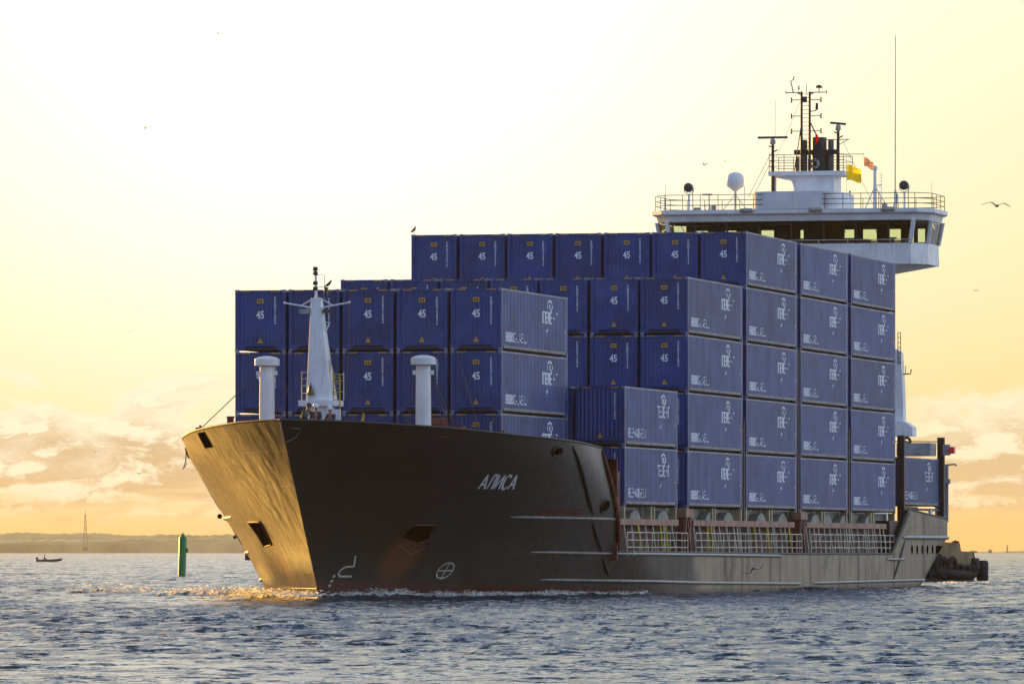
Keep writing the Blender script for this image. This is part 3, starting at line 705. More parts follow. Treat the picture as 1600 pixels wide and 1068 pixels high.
b.tube([(6.3, 99.4, 8.72), (9.2, 101.8, 8.72)], .03, 5)
for k_ in range(4): b.tube([(6.3+.35*k_, 99.4+.1*k_, 7.7), (6.3+.35*k_, 99.4+.1*k_, 8.72)], .03, 5)
b.build('platform_railing', M['mast_dark'], ship)
b = MB(); b.box(8.5, 9.1, 92.5, 94.5, 3.8, 4.75); b.box(8.5, 9.1, 96.5, 98.2, 3.8, 4.4); b.box(8.7, 9.1, 90, 102, 4.55, 4.68); b.tube([(9.0, 98.5, 3.9), (9.0, 100, 4.6)], .06, 5); b.build('container_cradle', M['darkbrown'], ship)
b = MB(); b.box(9.0, 9.15, 98.6, 99.1, 3.8, 4.6); b.build('white_vent_box', M['white'], ship)

BY = 102.0
b = MB(); b.box(-5.2, 5.0, BY+.6, 107.6, 3.76, 19.3); b.build('deckhouse', M['white'], ship)
# side trunk with the rounded lower bay seen beyond the containers
b = MB(); b.prism([(4.9, 9.9), (6.9, 9.9), (6.85, 12.0), (6.72, 14.1), (6.5, 14.3), (4.9, 14.3)], BY-.2, BY+.75); b.build('side_trunk', M['white'], ship)
b = MB(); b.prism([(4.8, 9.05), (7.5, 9.05), (7.5, 9.6), (7.1, 9.9), (6.7, 10.0), (4.8, 10.02)], BY-.5, BY+.9); b.build('side_sponson', M['white'], ship)
b = MB(); b.tube([(6.58, BY-.3, 13.4), (6.58, BY-.3, 15.3)], .025, 5); b.tube([(6.74, BY-.3, 13.4), (6.74, BY-.3, 15.3)], .025, 5)
for i in range(7): b.tube([(6.58, BY-.3, 13.5+i*.3), (6.74, BY-.3, 13.5+i*.3)], .02, 4)
b.tube([(6.85, BY, 12.8), (7.3, BY, 12.82), (7.35, BY, 13.1)], .04, 5); b.tube([(7.0, BY, 12.8), (7.0, BY, 13.3)], .025, 5); b.build('trunk_ladder', M['mast_dark'], ship)
b = MB(); b.torus((7.1, BY-.2, 8.75), .22, .09, 'y', 14, 6); b.build('fire_hose_reel', M['mast_dark'], ship)

br = empty('navigation_bridge', (.3, BY, 0), 0, ship)
XL, XR = -7.85, 7.05   # front window band ends (before the angled corner)
b = MB()   # deck and lower body of the wheelhouse with wing boxes
front = [(XL-.85, 1.2), (XL, 0), (XR, 0), (XR+.85, 1.2), (XR+.85, 5.0), (XR, 6.0), (XL, 6.0), (XL-.85, 5.0)]
def ring(pts, z, out=0.0, oy=0.0):
    cx, cy = -.3, 3.0; o = []
    for (a, c_) in pts: o.append((a+(out if a > cx else -out), c_+(out if c_ > cy else -out)*1.0+oy, z))
    return o
def band(b, pts, zs, outs, cap=True, smooth=False):
    n = len(pts); vs = []
    for z_, o_ in zip(zs, outs): vs += ring(pts, z_, o_)
    fs = [(i*n+j, i*n+(j+1) % n, (i+1)*n+(j+1) % n, (i+1)*n+j) for i in range(len(zs)-1) for j in range(n)]
    if cap: fs += [tuple(range(n-1, -1, -1)), tuple(range((len(zs)-1)*n, len(zs)*n))]
    b.add(vs, fs)
band(b, front, [19.45, 20.72], [-.02, -.06]); b.build('bridge_apron', M['white'], br)
b = MB()    # sloping underside of the wings
for sg in (1, -1):
    x1_ = (XR+.78) if sg > 0 else (XL-.78); xi = 5.2*sg if sg > 0 else -6.2
    b.hexa([(min(xi, xi), .9, 19.0), (xi+.02*sg, .9, 19.0), (xi+.02*sg, 4.6, 19.0), (xi, 4.6, 19.0)],
           [(xi, .3, 19.44), (x1_, 1.4, 19.44), (x1_, 4.6, 19.44), (xi, 5.6, 19.44)])
b.build('wing_underside', M['white'], br)
b = MB(); b.box(XL+.1, XR-.1, .02, .16, 20.76, 20.86); b.build('sill_rail', M['black'], br)
b = MB(); b.tube([(XL, -.12, 20.92), (XR, -.12, 20.92)], .025, 5)
for i in range(9): x_ = XL+.3+(XR-XL-.6)*i/8; b.tube([(x_, -.12, 20.55), (x_, -.12, 20.92)], .02, 5)
b.build('sill_handrail', M['rail_white'], br)
# glass all round, raked outwards
b = MB(); band(b, front, [20.72, 22.1], [-.08, .16], cap=False); b.build('window_glass', M['glass'], br)
# mullions
b = MB()
def mull(b, p, q_, wd=.09, dp=.14):
    b.hexa([(p[0]-wd, p[1]-dp/2, 20.7), (p[0]+wd, p[1]-dp/2, 20.7), (p[0]+wd, p[1]+dp/2, 20.7), (p[0]-wd, p[1]+dp/2, 20.7)],
           [(q_[0]-wd, q_[1]-dp/2, 22.1), (q_[0]+wd, q_[1]-dp/2, 22.1), (q_[0]+wd, q_[1]+dp/2, 22.1), (q_[0]-wd, q_[1]+dp/2, 22.1)])
mx_ = [-6.28, -4.28, -2.3, -.3, 1.67, 3.65, 5.64]
for x_ in mx_: mull(b, (x_, .12), (x_, -.1), .055)
for x_ in (-7.2, -5.3, -3.3, -1.3, .7, 2.7, 4.6, 6.4):
    MB().tube([(x_, -.17, 22.05), (x_+.35, -.12, 21.35)], .018, 4).build('window_wiper', M['black'], br)
lo, hi_ = ring(front, 0, -.08), ring(front, 0, .16)
b.build('window_mullion', M['interior'], br)
b = MB()
for k_ in (0, 1, 2, 3, 4, 7): mull(b, lo[k_][:2], hi_[k_][:2], .12, .2)
b.build('corner_post', M['white'], br)
# back wall with openings, dark inside
op = [(-7.5, -6.7), (-5.6, -4.9), (-3.35, -2.55), (-.9, -.7), (1.85, 2.45), (3.0, 3.85), (4.65, 5.35), (5.95, 6.15), (6.4, 6.85)]
b = MB(); xs_ = [XL-.2]
for a, c_ in op: b.box(xs_[-1], a, 5.75, 5.85, 20.72, 22.1); b.box(a, c_, 5.75, 5.85, 21.8, 22.1); b.box(a, c_, 5.75, 5.85, 20.72, 20.98); xs_.append(c_)
b.box(xs_[-1], XR+.2, 5.75, 5.85, 20.72, 22.1)
b.box(XL, XR, 1.5, 1.52, 21.93, 22.1)
b.build('aft_wall', M['interior'], br)
b = MB(); b.box(-1.5, 3.4, 2.0, 3.6, 20.74, 21.12); b.box(2.6, 4.0, 2.0, 3.2, 20.74, 21.05); b.box(5.3, 5.5, 2.5, 2.8, 20.74, 21.15); b.box(5.15, 5.65, 2.5, 2.8, 21.08, 21.16); b.box(-3.1, -2.6, 2.5, 3.3, 20.74, 21.25); b.box(-2.95, -2.75, 2.6, 3.0, 21.2, 21.4)
b.box(XL+.2, XR-.2, .4, 5.7, 20.73, 20.76)
b.build('steering_console', M['interior'], br)
# roof slab, fascia
b = MB(); band(b, front, [22.1, 22.5], [.1, .2]); b.build('roof_fascia', M['white'], br)
b = MB(); band(b, front, [22.48, 22.56, 22.80], [.30, .42, .42]); b.build('bridge_roof', M['white'], br)
# monkey island rail
b = MB(); rp = ring(front, 0, .25)
for z_ in (23.1, 23.4, 23.72): b.tube([(p[0], p[1], z_) for p in rp], .022, 5, closed=True)
for i in range(len(rp)):
    p, q_ = Vector(rp[i]), Vector(rp[(i+1) % len(rp)]); n = max(1, int((q_-p).length/1.1))
    for k_ in range(n): v = p.lerp(q_, k_/n); b.tube([(v.x, v.y, 22.78), (v.x, v.y, 23.72)], .022, 5)
b.build('roof_railing', M['mast_dark'], br)
# curved white screen on the roof
pts = []
for i in range(21):
    a = math.pi*(i/20); pts.append((-.2-2.75*math.copysign(abs(math.cos(a))**.45, math.cos(a)), 2.6-3.0*abs(math.sin(a))**.5))
pts += [(2.55, 5.2), (-2.95, 5.2)]
b = MB(); b.prism(pts, 22.82, 23.88, 'xy'); b.build('roof_screen', M['white_flat'], br)
for i, x_ in enumerate((-3.0, 1.25, 5.7)):
    b = MB(); b.lathe([(.05, -.42), (.30, -.36), (.36, 0), (.30, .36), (.05, .42)], (x_, -.45, 22.78), 14, 'x')
    b.v = [(a, (c_+.45)*.6-.45, (d-22.78)*.42+22.74) for a, c_, d in b.v]; b.build('roof_floodlight', M['greywhite'], br)
# funnel casing, platform, exhausts, masts
FY = 3.4
b = MB(); b.box(-.72, 1.75, FY-.6, FY+1.8, 23.6, 24.98)
b.prism([(-.72, 24.2), (-.72, 24.98), (-1.7, 24.98), (-1.7, 24.85), (-1.0, 24.75), (-.85, 24.6)], FY-.5, FY+1.5)
b.box(-2.1, -1.88, FY-.4, FY-.2, 23.6, 25.0); b.build('funnel_casing', M['white'], br)
b = MB(); b.box(-2.25, 2.45, FY-.9, FY+2.2, 24.98, 25.24); b.build('funnel_platform', M['white'], br)
b = MB(); X0_, X1_, Y0_, Y1_ = -2.2, 2.4, FY-.85, FY+2.1
for z_ in (25.55, 25.9, 26.25): b.tube([(X0_, Y0_, z_), (X1_, Y0_, z_), (X1_, Y1_, z_), (X0_, Y1_, z_)], .02, 5, closed=True)
for i in range(6):
    x_ = X0_+(X1_-X0_)*i/5
    for y_ in (Y0_, Y1_): b.tube([(x_, y_, 25.2), (x_, y_, 26.27)], .022, 5)
b.build('platform_railing', M['mast_dark'], br)
for (xc, r_, zz, m_) in ((.6, .46, 27.36, 'funnel'), (-.36, .22, 27.22, 'funnel_grey'), (1.33, .18, 27.2, 'funnel_grey'), (.95, .2, 26.6, 'funnel'), (-.75, .13, 26.2, 'funnel_grey'), (1.75, .1, 26.3, 'funnel')):
    b = MB(); b.lathe([(r_, 25.2), (r_, zz-.05), (r_*.93, zz), (r_*.8, zz-.03)], (xc, FY+.7, 0), 20); b.build('exhaust_pipe', M[m_], br)
b = MB(); b.box(-.9, 1.75, FY+.35, FY+1.0, 26.35, 26.6); b.build('exhaust_clamp', M['funnel'], br)
b = MB(); b.torus((.46, FY-.1, 25.72), .24, .08, 'y', 16, 8); b.build('lifebuoy', M['greywhite'], br)
tm = empty('signal_mast', (0, FY-.3, 0), 0, br)
for x_ in (-.3, .2):
    MB().tube([(x_, 0, 25.2), (x_, 0, 30.1)], [.085, .07], 8).build('mast_pole', M['mast_dark'], tm)
b = MB()
for i in range(19): b.tube([(-.3, 0, 25.5+i*.25), (.2, 0, 25.5+i*.25)], .013, 4)
b.tube([(-.35, 0, 27.9), (-.75, 0, 25.3)], .035, 5); b.tube([(.25, 0, 28.2), (.75, 0, 27.2)], .04, 5); b.tube([(.75, 0, 27.2), (1.3, .2, 26.4)], .03, 5)
b.build('mast_rungs', M['mast_dark'], tm)
b = MB()
b.tube([(-1.3, 0, 30.05), (-.3, 0, 30.05)], .03, 5); b.tube([(.2, 0, 30.05), (1.27, 0, 30.05)], .03, 5)
b.tube([(-.55, 0, 30.04), (-.3, 0, 29.9)], .04, 5); b.tube([(.45, 0, 30.04), (.2, 0, 29.9)], .04, 5); b.tube([(-1.28, 0, 29.98), (-1.28, 0, 30.15)], .03, 5); b.tube([(1.25, 0, 29.98), (1.25, 0, 30.18)], .03, 5)
for z_ in (29.6, 28.62, 27.7):
    b.tube([(-.95, 0, z_), (-.3, 0, z_)], .025, 5); b.tube([(.2, 0, z_), (.92, 0, z_)], .025, 5)
b.build('yardarm', M['mast_dark'], tm)
for z_ in (29.6, 28.62, 27.7):
    for x_ in (-.93, .9): MB().lathe([(.045, z_-.15), (.06, z_-.12), (.03, z_), (.06, z_+.12), (.045, z_+.15)], (x_, 0, 0), 8).build('mast_lamp', M['mast_dark'], tm)
b = MB(); b.lathe([(.22, 30.32), (.22, 30.36), (.15, 30.45), (.04, 30.5)], (.78, 0, 0), 14); b.tube([(.78, 0, 30.05), (.78, 0, 30.34)], .03, 5); b.build('antenna_dome', M['mast_dark'], tm)
b = MB(); b.tube([(-.82, 0, 30.05), (-.9, 0, 30.45), (-.98, 0, 30.75), (-.82, 0, 30.83), (-.76, 0, 31.05)], .035, 5); b.tube([(-.47, 0, 30.05), (-.47, 0, 30.3)], .02, 5); b.tube([(-.47, 0, 30.25), (-.47, 0, 30.5)], [.06, .02], 6); b.tube([(0.0, 0, 29.9), (.0, 0, 30.6)], .02, 5); b.build('wind_sensor', M['mast_dark'], tm)
b = MB(); b.box(-.22, .02, -.06, .1, 29.45, 29.8); b.tube([(.2, 0, 28.88), (.6, 0, 28.95), (.62, 0, 29.05)], .03, 5); b.lathe([(.07, 28.98), (.09, 29.05), (.09, 29.35), (.06, 29.4)], (.64, 0, 0), 8); b.build('signal_horn', M['mast_dark'], tm)
def radar(x_, z0_, z1_, half, tilt, nm='radar_mast'):
    p = empty(nm, (x_, FY-.5, 0), 0, br)
    MB().tube([(0, 0, z0_), (0, 0, z1_-.3)], [.11, .09], 8).build('mast_pole', M['mast_dark'], p)
    b = MB(); b.lathe([(.09, z1_-.45), (.17, z1_-.38), (.17, z1_-.15), (.08, z1_-.08), (.06, z1_)], (0, 0, 0), 12); b.build('scanner_housing', M['greywhite'], p)
    b = MB(); b.hexa([(-half, -.08, z1_-.06-tilt), (half, -.08, z1_-.06+tilt), (half, .08, z1_-.06+tilt), (-half, .08, z1_-.06-tilt)], [(-half, -.08, z1_+.07-tilt), (half, -.08, z1_+.07+tilt), (half, .08, z1_+.07+tilt), (-half, .08, z1_+.07-tilt)])
    b.build('radar_scanner', M['mast_dark'], p)
    b = MB(); b.tube([(0, 0, z1_-.9), (.3, 0, z1_-.75)], .04, 5); b.tube([(0, 0, z1_-.6), (-.25, 0, z1_-.5)], .04, 5); b.build('bracket', M['mast_dark'], p)
radar(-2.05, 23.6, 27.32, .92, 0.0); radar(2.0, 25.2, 28.12, .48, -.05)
b = MB(); b.tube([(1.3, FY-.5, 27.15), (2.7, FY-.5, 27.15)], .025, 5); b.tube([(2.0, FY-.5, 26.8), (2.6, FY-.5, 27.13)], .02, 5); b.tube([(2.1, FY-.5, 26.25), (3.6, FY-.5, 26.25)], .02, 5); b.tube([(3.58, FY-.5, 26.25), (3.62, FY-.5, 25.6)], .008, 4); b.tube([(2.52, FY-.5, 26.25), (2.52, FY-.5, 22.8)], .008, 4); b.build('signal_yard', M['mast_dark'], br)
# roof fittings
def searchlight(x_, z_, y_=1.0):
    p = empty('searchlight', (x_, y_, 0), 0, br)
    MB().tube([(0, 0, 22.8), (0, 0, z_-.42)], .075, 8).build('lamp_post', M['white'], p)
    b = MB(); b.tube([(-.3, 0, z_), (-.28, 0, z_-.25), (0, 0, z_-.42), (.28, 0, z_-.25), (.3, 0, z_)], .03, 6); b.build('yoke', M['white'], p)
    b = MB(); b.lathe([(.16, .22), (.28, .05), (.29, -.2), (.27, -.24)], (0, 0, z_), 18, 'y'); b.build('lamp_housing', M['greywhite'], p)
    b = MB(); b.lathe([(.255, -.245), (.2, -.255), (.02, -.262)], (0, 0, z_), 18, 'y'); b.build('lamp_glass', M['lens'], p)
    b = MB(); b.tube([(.22, .1, 22.8), (.22, .1, z_-.1)], .03, 5); b.build('conduit', M['greywhite'], p)
searchlight(-6.87, 24.23); searchlight(6.44, 24.22)
sp = empty('satellite_dome', (-4.03, 1.2, 0), 0, br)
MB().lathe([(.12, 24.0), (.3, 24.15), (.52, 24.3), (.53, 24.75), (.48, 24.95), (.34, 25.08), (.12, 25.15), (.02, 25.16)], (0, 0, 0), 24).build('radome', M['white_clean'], sp)
b = MB(); b.tube([(0, 0, 22.8), (0, 0, 24.1)], .08, 8); b.tube([(0, 0, 23.8), (-.75, -.1, 22.85)], .03, 5); b.tube([(0, 0, 23.8), (.75, -.1, 22.85)], .03, 5); b.tube([(.52, .2, 22.8), (.52, .2, 24.3)], .03, 5); b.build('dome_pedestal', M['white'], sp)
b = MB(); b.tube([(4.6, 1.2, 22.8), (4.6, 1.2, 25.1)], [.12, .09], 10)
b.tube([(4.6, 1.2, 24.2), (4.05, 1.0, 22.85)], .035, 5); b.tube([(4.6, 1.2, 24.2), (5.45, 1.0, 22.85)], .035, 5); b.tube([(4.5, 1.2, 24.25), (5.0, 1.2, 24.25)], .03, 5)
for i in range(9): b.tube([(4.85, 1.2, 23.3+i*.2), (5.0, 1.2, 23.3+i*.2)], .015, 4)
b.tube([(5.0, 1.2, 23.2), (5.0, 1.2, 25.0)], .015, 4)
am = b.build('antenna_mast', M['white'], br)
MB().lathe([(.06, 25.1), (.14, 25.18), (.15, 25.38), (.08, 25.45)], (4.6, 1.2, 0), 12).build('gps_antenna', M['white_clean'], am)
b = MB(); b.tube([(5.84, 1.2, 22.8), (5.84, 1.2, 23.95)], [.13, .09], 8); b.box(5.89, 6.03, 1.1, 1.3, 23.2, 23.7); wb = b.build('whip_antenna_base', M['white'], br)
MB().tube([(5.84, 1.2, 23.9), (5.85, 1.2, 28.5), (5.86, 1.2, 33.3)], [.035, .028, .02], 6).build('whip_antenna', M['greywhite'], wb)
b = MB(); b.tube([(-8.2, .5, 22.8), (-8.2, .5, 24.5)], .015, 4); b.tube([(7.9, 2, 22.8), (7.95, 2, 24.5)], .01, 4); b.tube([(-2.0, FY, 27.3), (-1.98, FY, 29.6)], .01, 4); b.build('whip_antenna', M['greywhite'], br)
b = MB(); b.tube([(-5.7, 1.4, 22.8), (-5.7, 1.4, 23.85)], .04, 5); b.box(-6.1, -5.5, 1.2, 1.5, 23.78, 23.86); b.torus((-5.75, 1.2, 23.0), .18, .03, 'y', 12, 5); b.box(-5.5, -5.25, 1.1, 1.4, 22.8, 23.15); b.box(-6.5, -6.1, .6, .9, 22.82, 23.0); b.box(5.05, 5.35, 1.0, 1.3, 22.8, 23.15); b.build('compass_binnacle', M['greywhite'], br)
b = MB(); b.sphere((-1.35, 2.0, 23.75), .3, 12, 8, .8); b.build('horn_cover', M['mast_dark'], br)
b = MB()
for x_ in (-2.9, -1.7, 3.0): b.tube([(x_, 1.5, 23.6), (x_, 1.5, 23.85)], .03, 5); b.sphere((x_, 1.5, 23.9), .07, 8, 6)
b.build('deck_lamp', M['greywhite'], br)
wire((-2.05, FY, 26.8), (-3.6, 3, 23.7), .015, parent=br); wire((-2.05, FY, 26.3), (-3.3, 3, 23.7), .015, parent=br)
wire((2.2, FY, 27.1), (4.4, 2, 23.0), .012, parent=br); wire((-.3, FY, 29.8), (-1.9, FY, 26.2), .01, parent=br)

# ------------------------------------------------------------------ flags and life-saving things hung from the ship
def to_world(p): return Matrix.Translation(SHIP) @ Matrix.Rotation(SHIP_RZ, 4, 'Z') @ Vector(p)
def flag(x_, y_, z_, w_, h_, slope, m_, name, label, cat):
    n, k = 14, 6; vs = []; fs = []
    for j in range(k+1):
        for i in range(n+1):
            u = i/n; v = j/k
            vs.append((u*w_, .10*math.sin(u*7+v*1.5)*u, -v*h_*(1-.12*u)-slope*u**1.2+.04*math.sin(u*6)))
    for j in range(k):
        for i in range(n): q = j*(n+1)+i; fs.append((q, q+1, q+n+2, q+n+1))
    b = MB(); b.add(vs, fs, True); o = b.build(name, m_)
    o.location = to_world((x_, y_, z_)); o.rotation_euler = (0, 0, SHIP_RZ)
    tag(o, label, cat); return o
flag(2.84, BY+FY-.5, 25.62, .88, .95, .28, M['yellow_cloth'], 'signal_flag', 'plain bright yellow signal flag flying from the halyard right of the funnel', 'flag')
flag(3.92, BY+FY-.5, 26.05, .55, .55, .30, M['brown_cloth'], 'courtesy_flag', 'small faded reddish-brown flag beside the radar yard, above the yellow flag', 'flag')
b = MB(); b.sphere((0, 0, .24), .09, 10, 8, 1.2); b.sphere((.03, 0, 0), .10, 10, 8, 1.3); b.sphere((-.05, 0, -.2), .07, 8, 6); o = b.build('signal_pennant', M['red']); o.location = to_world((.95, BY+FY-.4, 27.15)); tag(o, 'bright red bundled pennant hanging in front of the black funnel', 'pennant')
#CONTAINERS

# ------------------------------------------------------------------ shipping containers
CW, CH = 2.45, 2.896
def corr_profile(y, L):
    """depth of the side wall behind its outer face at distance y from the front"""
    p = .29; t_ = (y-.2) % p
    if y < .2 or y > L-.2: return 0.0
    return 0.0 if t_ < .09 else .042*(t_-.09)/.06 if t_ < .15 else .042 if t_ < .23 else .042*(1-(t_-.23)/.06)
def make_container(L, size_txt, code):
    root = empty('shipping_container')
    h = CW/2
    # corrugated body
    b = MB(); br_ = [.12, .2]; y = .2
    while y+.29 < L-.2: br_ += [y+.09, y+.15, y+.23, y+.29]; y += .29
    br_ += [L-.12]
    for sg in (1, -1):
        vs = []
        for yy in br_: x_ = (h-.012-corr_profile(yy+1e-5 if yy < L-.3 else L, L))*sg; vs += [(x_, yy, .2), (x_, yy, CH-.08)]
        b.add(vs, [(2*i, 2*i+2, 2*i+3, 2*i+1) for i in range(len(br_)-1)])
    # ends: shallow vertical corrugation
    for ye, d in ((.03, 1), (L-.03, -1)):
        vs = []; x_ = -h+.1; k = 0
        while x_ < h-.1:
            vs += [(x_, ye+(d*.035 if k % 4 in (1, 2) else 0), .3), (x_, ye+(d*.035 if k % 4 in (1, 2) else 0), CH-.1)]; x_ += (.06, .045, .06, .045)[k % 4]; k += 1
        vs += [(h-.1, ye, .3), (h-.1, ye, CH-.1)]
        b.add(vs, [(2*i, 2*i+2, 2*i+3, 2*i+1) for i in range(len(vs)//2-1)])
    b.box(-h+.05, h-.05, .05, L-.05, CH-.07, CH-.02); b.box(-h+.05, h-.05, .05, L-.05, .16, .2)
    b.build('body', M['blue'], root)
    f = MB()
    for sx_ in (1, -1):
        for (ya_, yb_) in ((0, .14), (L-.14, L)):
            f.box(min(sx_*(h-.12), sx_*h), max(sx_*(h-.12), sx_*h), ya_, yb_, .118, CH-.118)
    for (ya_, yb_) in ((.005, .10), (L-.10, L-.005)):
        f.box(-h+.12, h-.12, ya_, yb_, CH-.12, CH-.02)
        f.box(-h+.12, h-.12, ya_, yb_, .245, .34)
        for sx_ in (1, -1): f.prism([(sx_*(h-.12), .03), (sx_*(h-.12), .246), (sx_*(h-.50), .246), (sx_*(h-.34), .03)], ya_+.01, yb_-.01)
    r = MB()
    for sx_ in (1, -1): r.box(min(sx_*(h-.05), sx_*(h+.003)), max(sx_*(h-.05), sx_*(h+.003)), .4, L-.4, .10, .235)
    r.build('bottom_side_rail', M['rail_grey'], root)
    c = f; nfr = len(f.f)
    for sx_ in (1, -1):
        f.box(min(sx_*(h-.07), sx_*(h-.002)), max(sx_*(h-.07), sx_*(h-.002)), .14, L-.14, CH-.085, CH-.015)
        f.box(min(sx_*(h-.01), sx_*(h+.004)), max(sx_*(h-.01), sx_*(h+.004)), .20, .25, .24, CH-.1); f.box(min(sx_*(h-.01), sx_*(h+.004)), max(sx_*(h-.01), sx_*(h+.004)), L-.06, L-.004, .12, CH-.12)
        for (ya_, yb_) in ((-.004, .175), (L-.175, L+.004)):
            for (za, zb) in ((-.012, .118), (CH-.118, CH+.004)):
                c.box(min(sx_*(h-.165), sx_*(h+.006)), max(sx_*(h-.165), sx_*(h+.006)), ya_, yb_, za, zb)
    fo = f.build('frame', M['blue_frame'], root); fo.data.materials.append(M['edge_grey'])
    for p_ in fo.data.polygons[nfr:]: p_.material_index = 1
    g = MB(); g.box(-h+.35, h-.35, .06, L-.06, .04, .158); g.build('underframe', M['black'], root)
    # end markings
    if size_txt:
        me = text_mesh(size_txt, .50, 'size_number', sx=.78, bold=.014)
        for v in me.vertices: v.co = (v.co.x, .018, v.co.y+1.70)
        me.materials.clear(); me.materials.append(M['white_mark']); link('size_number', me, root)
        q = MB(); q.box(-.15, .15, .012, .022, 2.26, 2.46); q.build('approval_plate', M['yellow_mark'], root)
        q = MB()
        for x_ in (-.09, .02): q.box(x_, x_+.07, .006, .013, 2.30, 2.42)
        q.build('plate_print', mat_print, root)
    me = text_mesh('\n'.join(code), .155, 'serial_number', line=.78, bold=.004)
    for v in me.vertices: v.co = (v.co.x+.72, .018, v.co.y*.98+1.86)
    ym = sum(v.co.z for v in me.vertices)/len(me.vertices)
    for v in me.vertices: v.co.z += 1.86-ym
    me.materials.clear(); me.materials.append(M['white_mark']); link('serial_number', me, root)
    q = MB(); q.prism([(-.125, .40), (.125, .40), (0, .64)], .012, .022); q.build('warning_sign', M['yellow_mark'], root)
    q = MB(); q.prism([(-.02, .46), (.02, .46), (.02, .54), (-.02, .54)], .006, .011); q.build('warning_symbol', mat_print, root)
    q = MB()
    for x0_ in (-h+.30, h-.70):
        for i in range(4): q.prism([(x0_+i*.11, CH-.10), (x0_+i*.11+.055, CH-.10), (x0_+i*.11+.095, CH-.03), (x0_+i*.11+.04, CH-.03)], -.003, .004)
    q.build('hazard_stripes', M['yellow_mark'], root)
    # side lettering follows the corrugation
    def side_text(txt, y0, y1, z0, z1, name, bold):
        me = text_mesh(txt, 1.0, name, bold=bold, spacing=1.05)
        bm = bmesh.new(); bm.from_mesh(me); xs = [v.co.x for v in bm.verts]; zs = [v.co.y for v in bm.verts]
        a0, a1, c0, c1 = min(xs), max(xs), min(zs), max(zs)
        for v in bm.verts: v.co = (0, y0+(v.co.x-a0)/(a1-a0)*(y1-y0), z0+(v.co.y-c0)/(c1-c0)*(z1-z0))
        return conform(bm, me, name)
    def conform(bm, me, name):
        ys_ = [v.co.y for v in bm.verts]
        for yb in br_:
            if min(ys_) < yb < max(ys_): bmesh.ops.bisect_plane(bm, geom=bm.verts[:]+bm.edges[:]+bm.faces[:], plane_co=(0, yb, 0), plane_no=(0, 1, 0))
        for v in bm.verts: v.co.x = h-.012-corr_profile(v.co.y, L)+.006
        bm.to_mesh(me); bm.free(); me.materials.clear(); me.materials.append(M['white_mark']); return link(name, me, root)
    k = L/13.716
    side_text('ПЕЛЕНГ', 8.55*k, 11.65*k, 1.50, 2.08, 'company_name', .010)
    side_text('PELENG-LINE.RU', 1.0, 5.25*(1 if k == 1 else .93), .42, .88, 'web_address', .0)
    # round emblem and small tick below the name
    bm = bmesh.new(); yc, zc = 10.05*k, 2.33
    def arc(a0, a1, r0, r1, n=14, sy=1.75):
        vv = []
        for i in range(n+1):
            a = R(a0+(a1-a0)*i/n); vv.append((bm.verts.new((0, yc+sy*r0*math.cos(a), zc+r0*math.sin(a))), bm.verts.new((0, yc+sy*r1*math.cos(a), zc+r1*math.sin(a)))))
        for (p, q_), (p2, q2) in zip(vv, vv[1:]): bm.faces.new((p, q_, q2, p2))
    arc(-30, 210, .235, .335); arc(20, 170, .02, .12, 8)
    def poly(pts): bm.faces.new([bm.verts.new((0, a, b_)) for a, b_ in pts])
    poly([(yc-.25, zc-.24), (yc-.10, zc-.24), (yc+.12, zc+.10), (yc-.02, zc+.12)]); poly([(yc+.28, zc-.30), (yc+.40, zc-.30), (yc+.30, zc-.08), (yc+.20, zc-.08)])
    poly([(9.2*k, .92), (9.28*k, .92), (9.65*k, 1.26), (9.5*k, 1.28)])
    me = bpy.data.meshes.new('emblem'); bm.normal_update(); conform(bm, me, 'emblem')
    q = MB(); q.box(h-.05, h-.002, L-.62, L-.5, 1.16, 1.26); q.build('inspection_sticker', M['yellow_mark'], root)
    for ch in list(root.children):
        if ch.name.split('.')[0] in ('bottom_side_rail', 'hazard_stripes', 'emblem'): split_pieces(ch)
    return root
mat_print = mat('printed_black', (.03, .025, .01), .6)
codes = ['PBNU4502173', 'FESU5310846', 'PBCU7620915']
protos = [make_container(13.716, '45', c) for c in codes]
proto40 = make_container(12.192, '', codes[1])
GROUP = 'blue shipping containers stacked on the ship'
used_protos = set()
def put_container(src, x, y, z, label, group=GROUP):
    if src.name in used_protos:
        r = src.copy(); COL.objects.link(r)
        for ch in src.children:
            c = ch.copy(); COL.objects.link(c); c.parent = r
    else: used_protos.add(src.name); r = src
    r.location = to_world((x, y, z)); r.rotation_euler = (0, 0, SHIP_RZ)
    tag(r, label, 'shipping container', group); return r
PW, PH, PY = 2.613, 2.92, 14.724
ordn = ['first', 'second', 'third', 'fourth', 'fifth', 'sixth', 'seventh']
cnt = 0
def nextp():
    global cnt; cnt += 1; return protos[(cnt*7+cnt//3) % 3]
tierA = ['top', 'middle', 'bottom']
jit = random.Random(5)
for t_ in range(3):
    for c_ in range(5):
        where = 'leftmost' if c_ == 0 else 'rightmost, with its long side showing,' if c_ == 4 else ordn[c_]+' from left'
        put_container(nextp(), (c_-2)*PW+jit.uniform(-.015, .015), 0, 14.455-(t_+1)*PH, f"blue container, {where} in {tierA[t_]} row of the foremost stack")
for t_ in range(2):
    put_container(proto40, 3*PW, PY+.05, 4.346+t_*PH, ['lower', 'upper'][t_]+' short blue container without a 45, outermost in the low stack behind the foremost')
    put_container(proto40, 2*PW, PY+.05, 4.346+t_*PH, ['lower', 'upper'][t_]+' shaded blue container tucked left of the outer pair in the low two-high stack')
for t_ in range(4):
    for c_ in range(7):
        if t_ < 2 and c_ < 4: continue
        where = 'outermost on the right' if c_ == 6 else ordn[c_]+' from left'
        put_container(nextp(), (c_-3)*PW+jit.uniform(-.015, .015), 2*PY, 4.346+t_*PH, f"blue container, {where}, {['bottom', 'second', 'third', 'top'][t_]} tier of the four-high stack amidships")
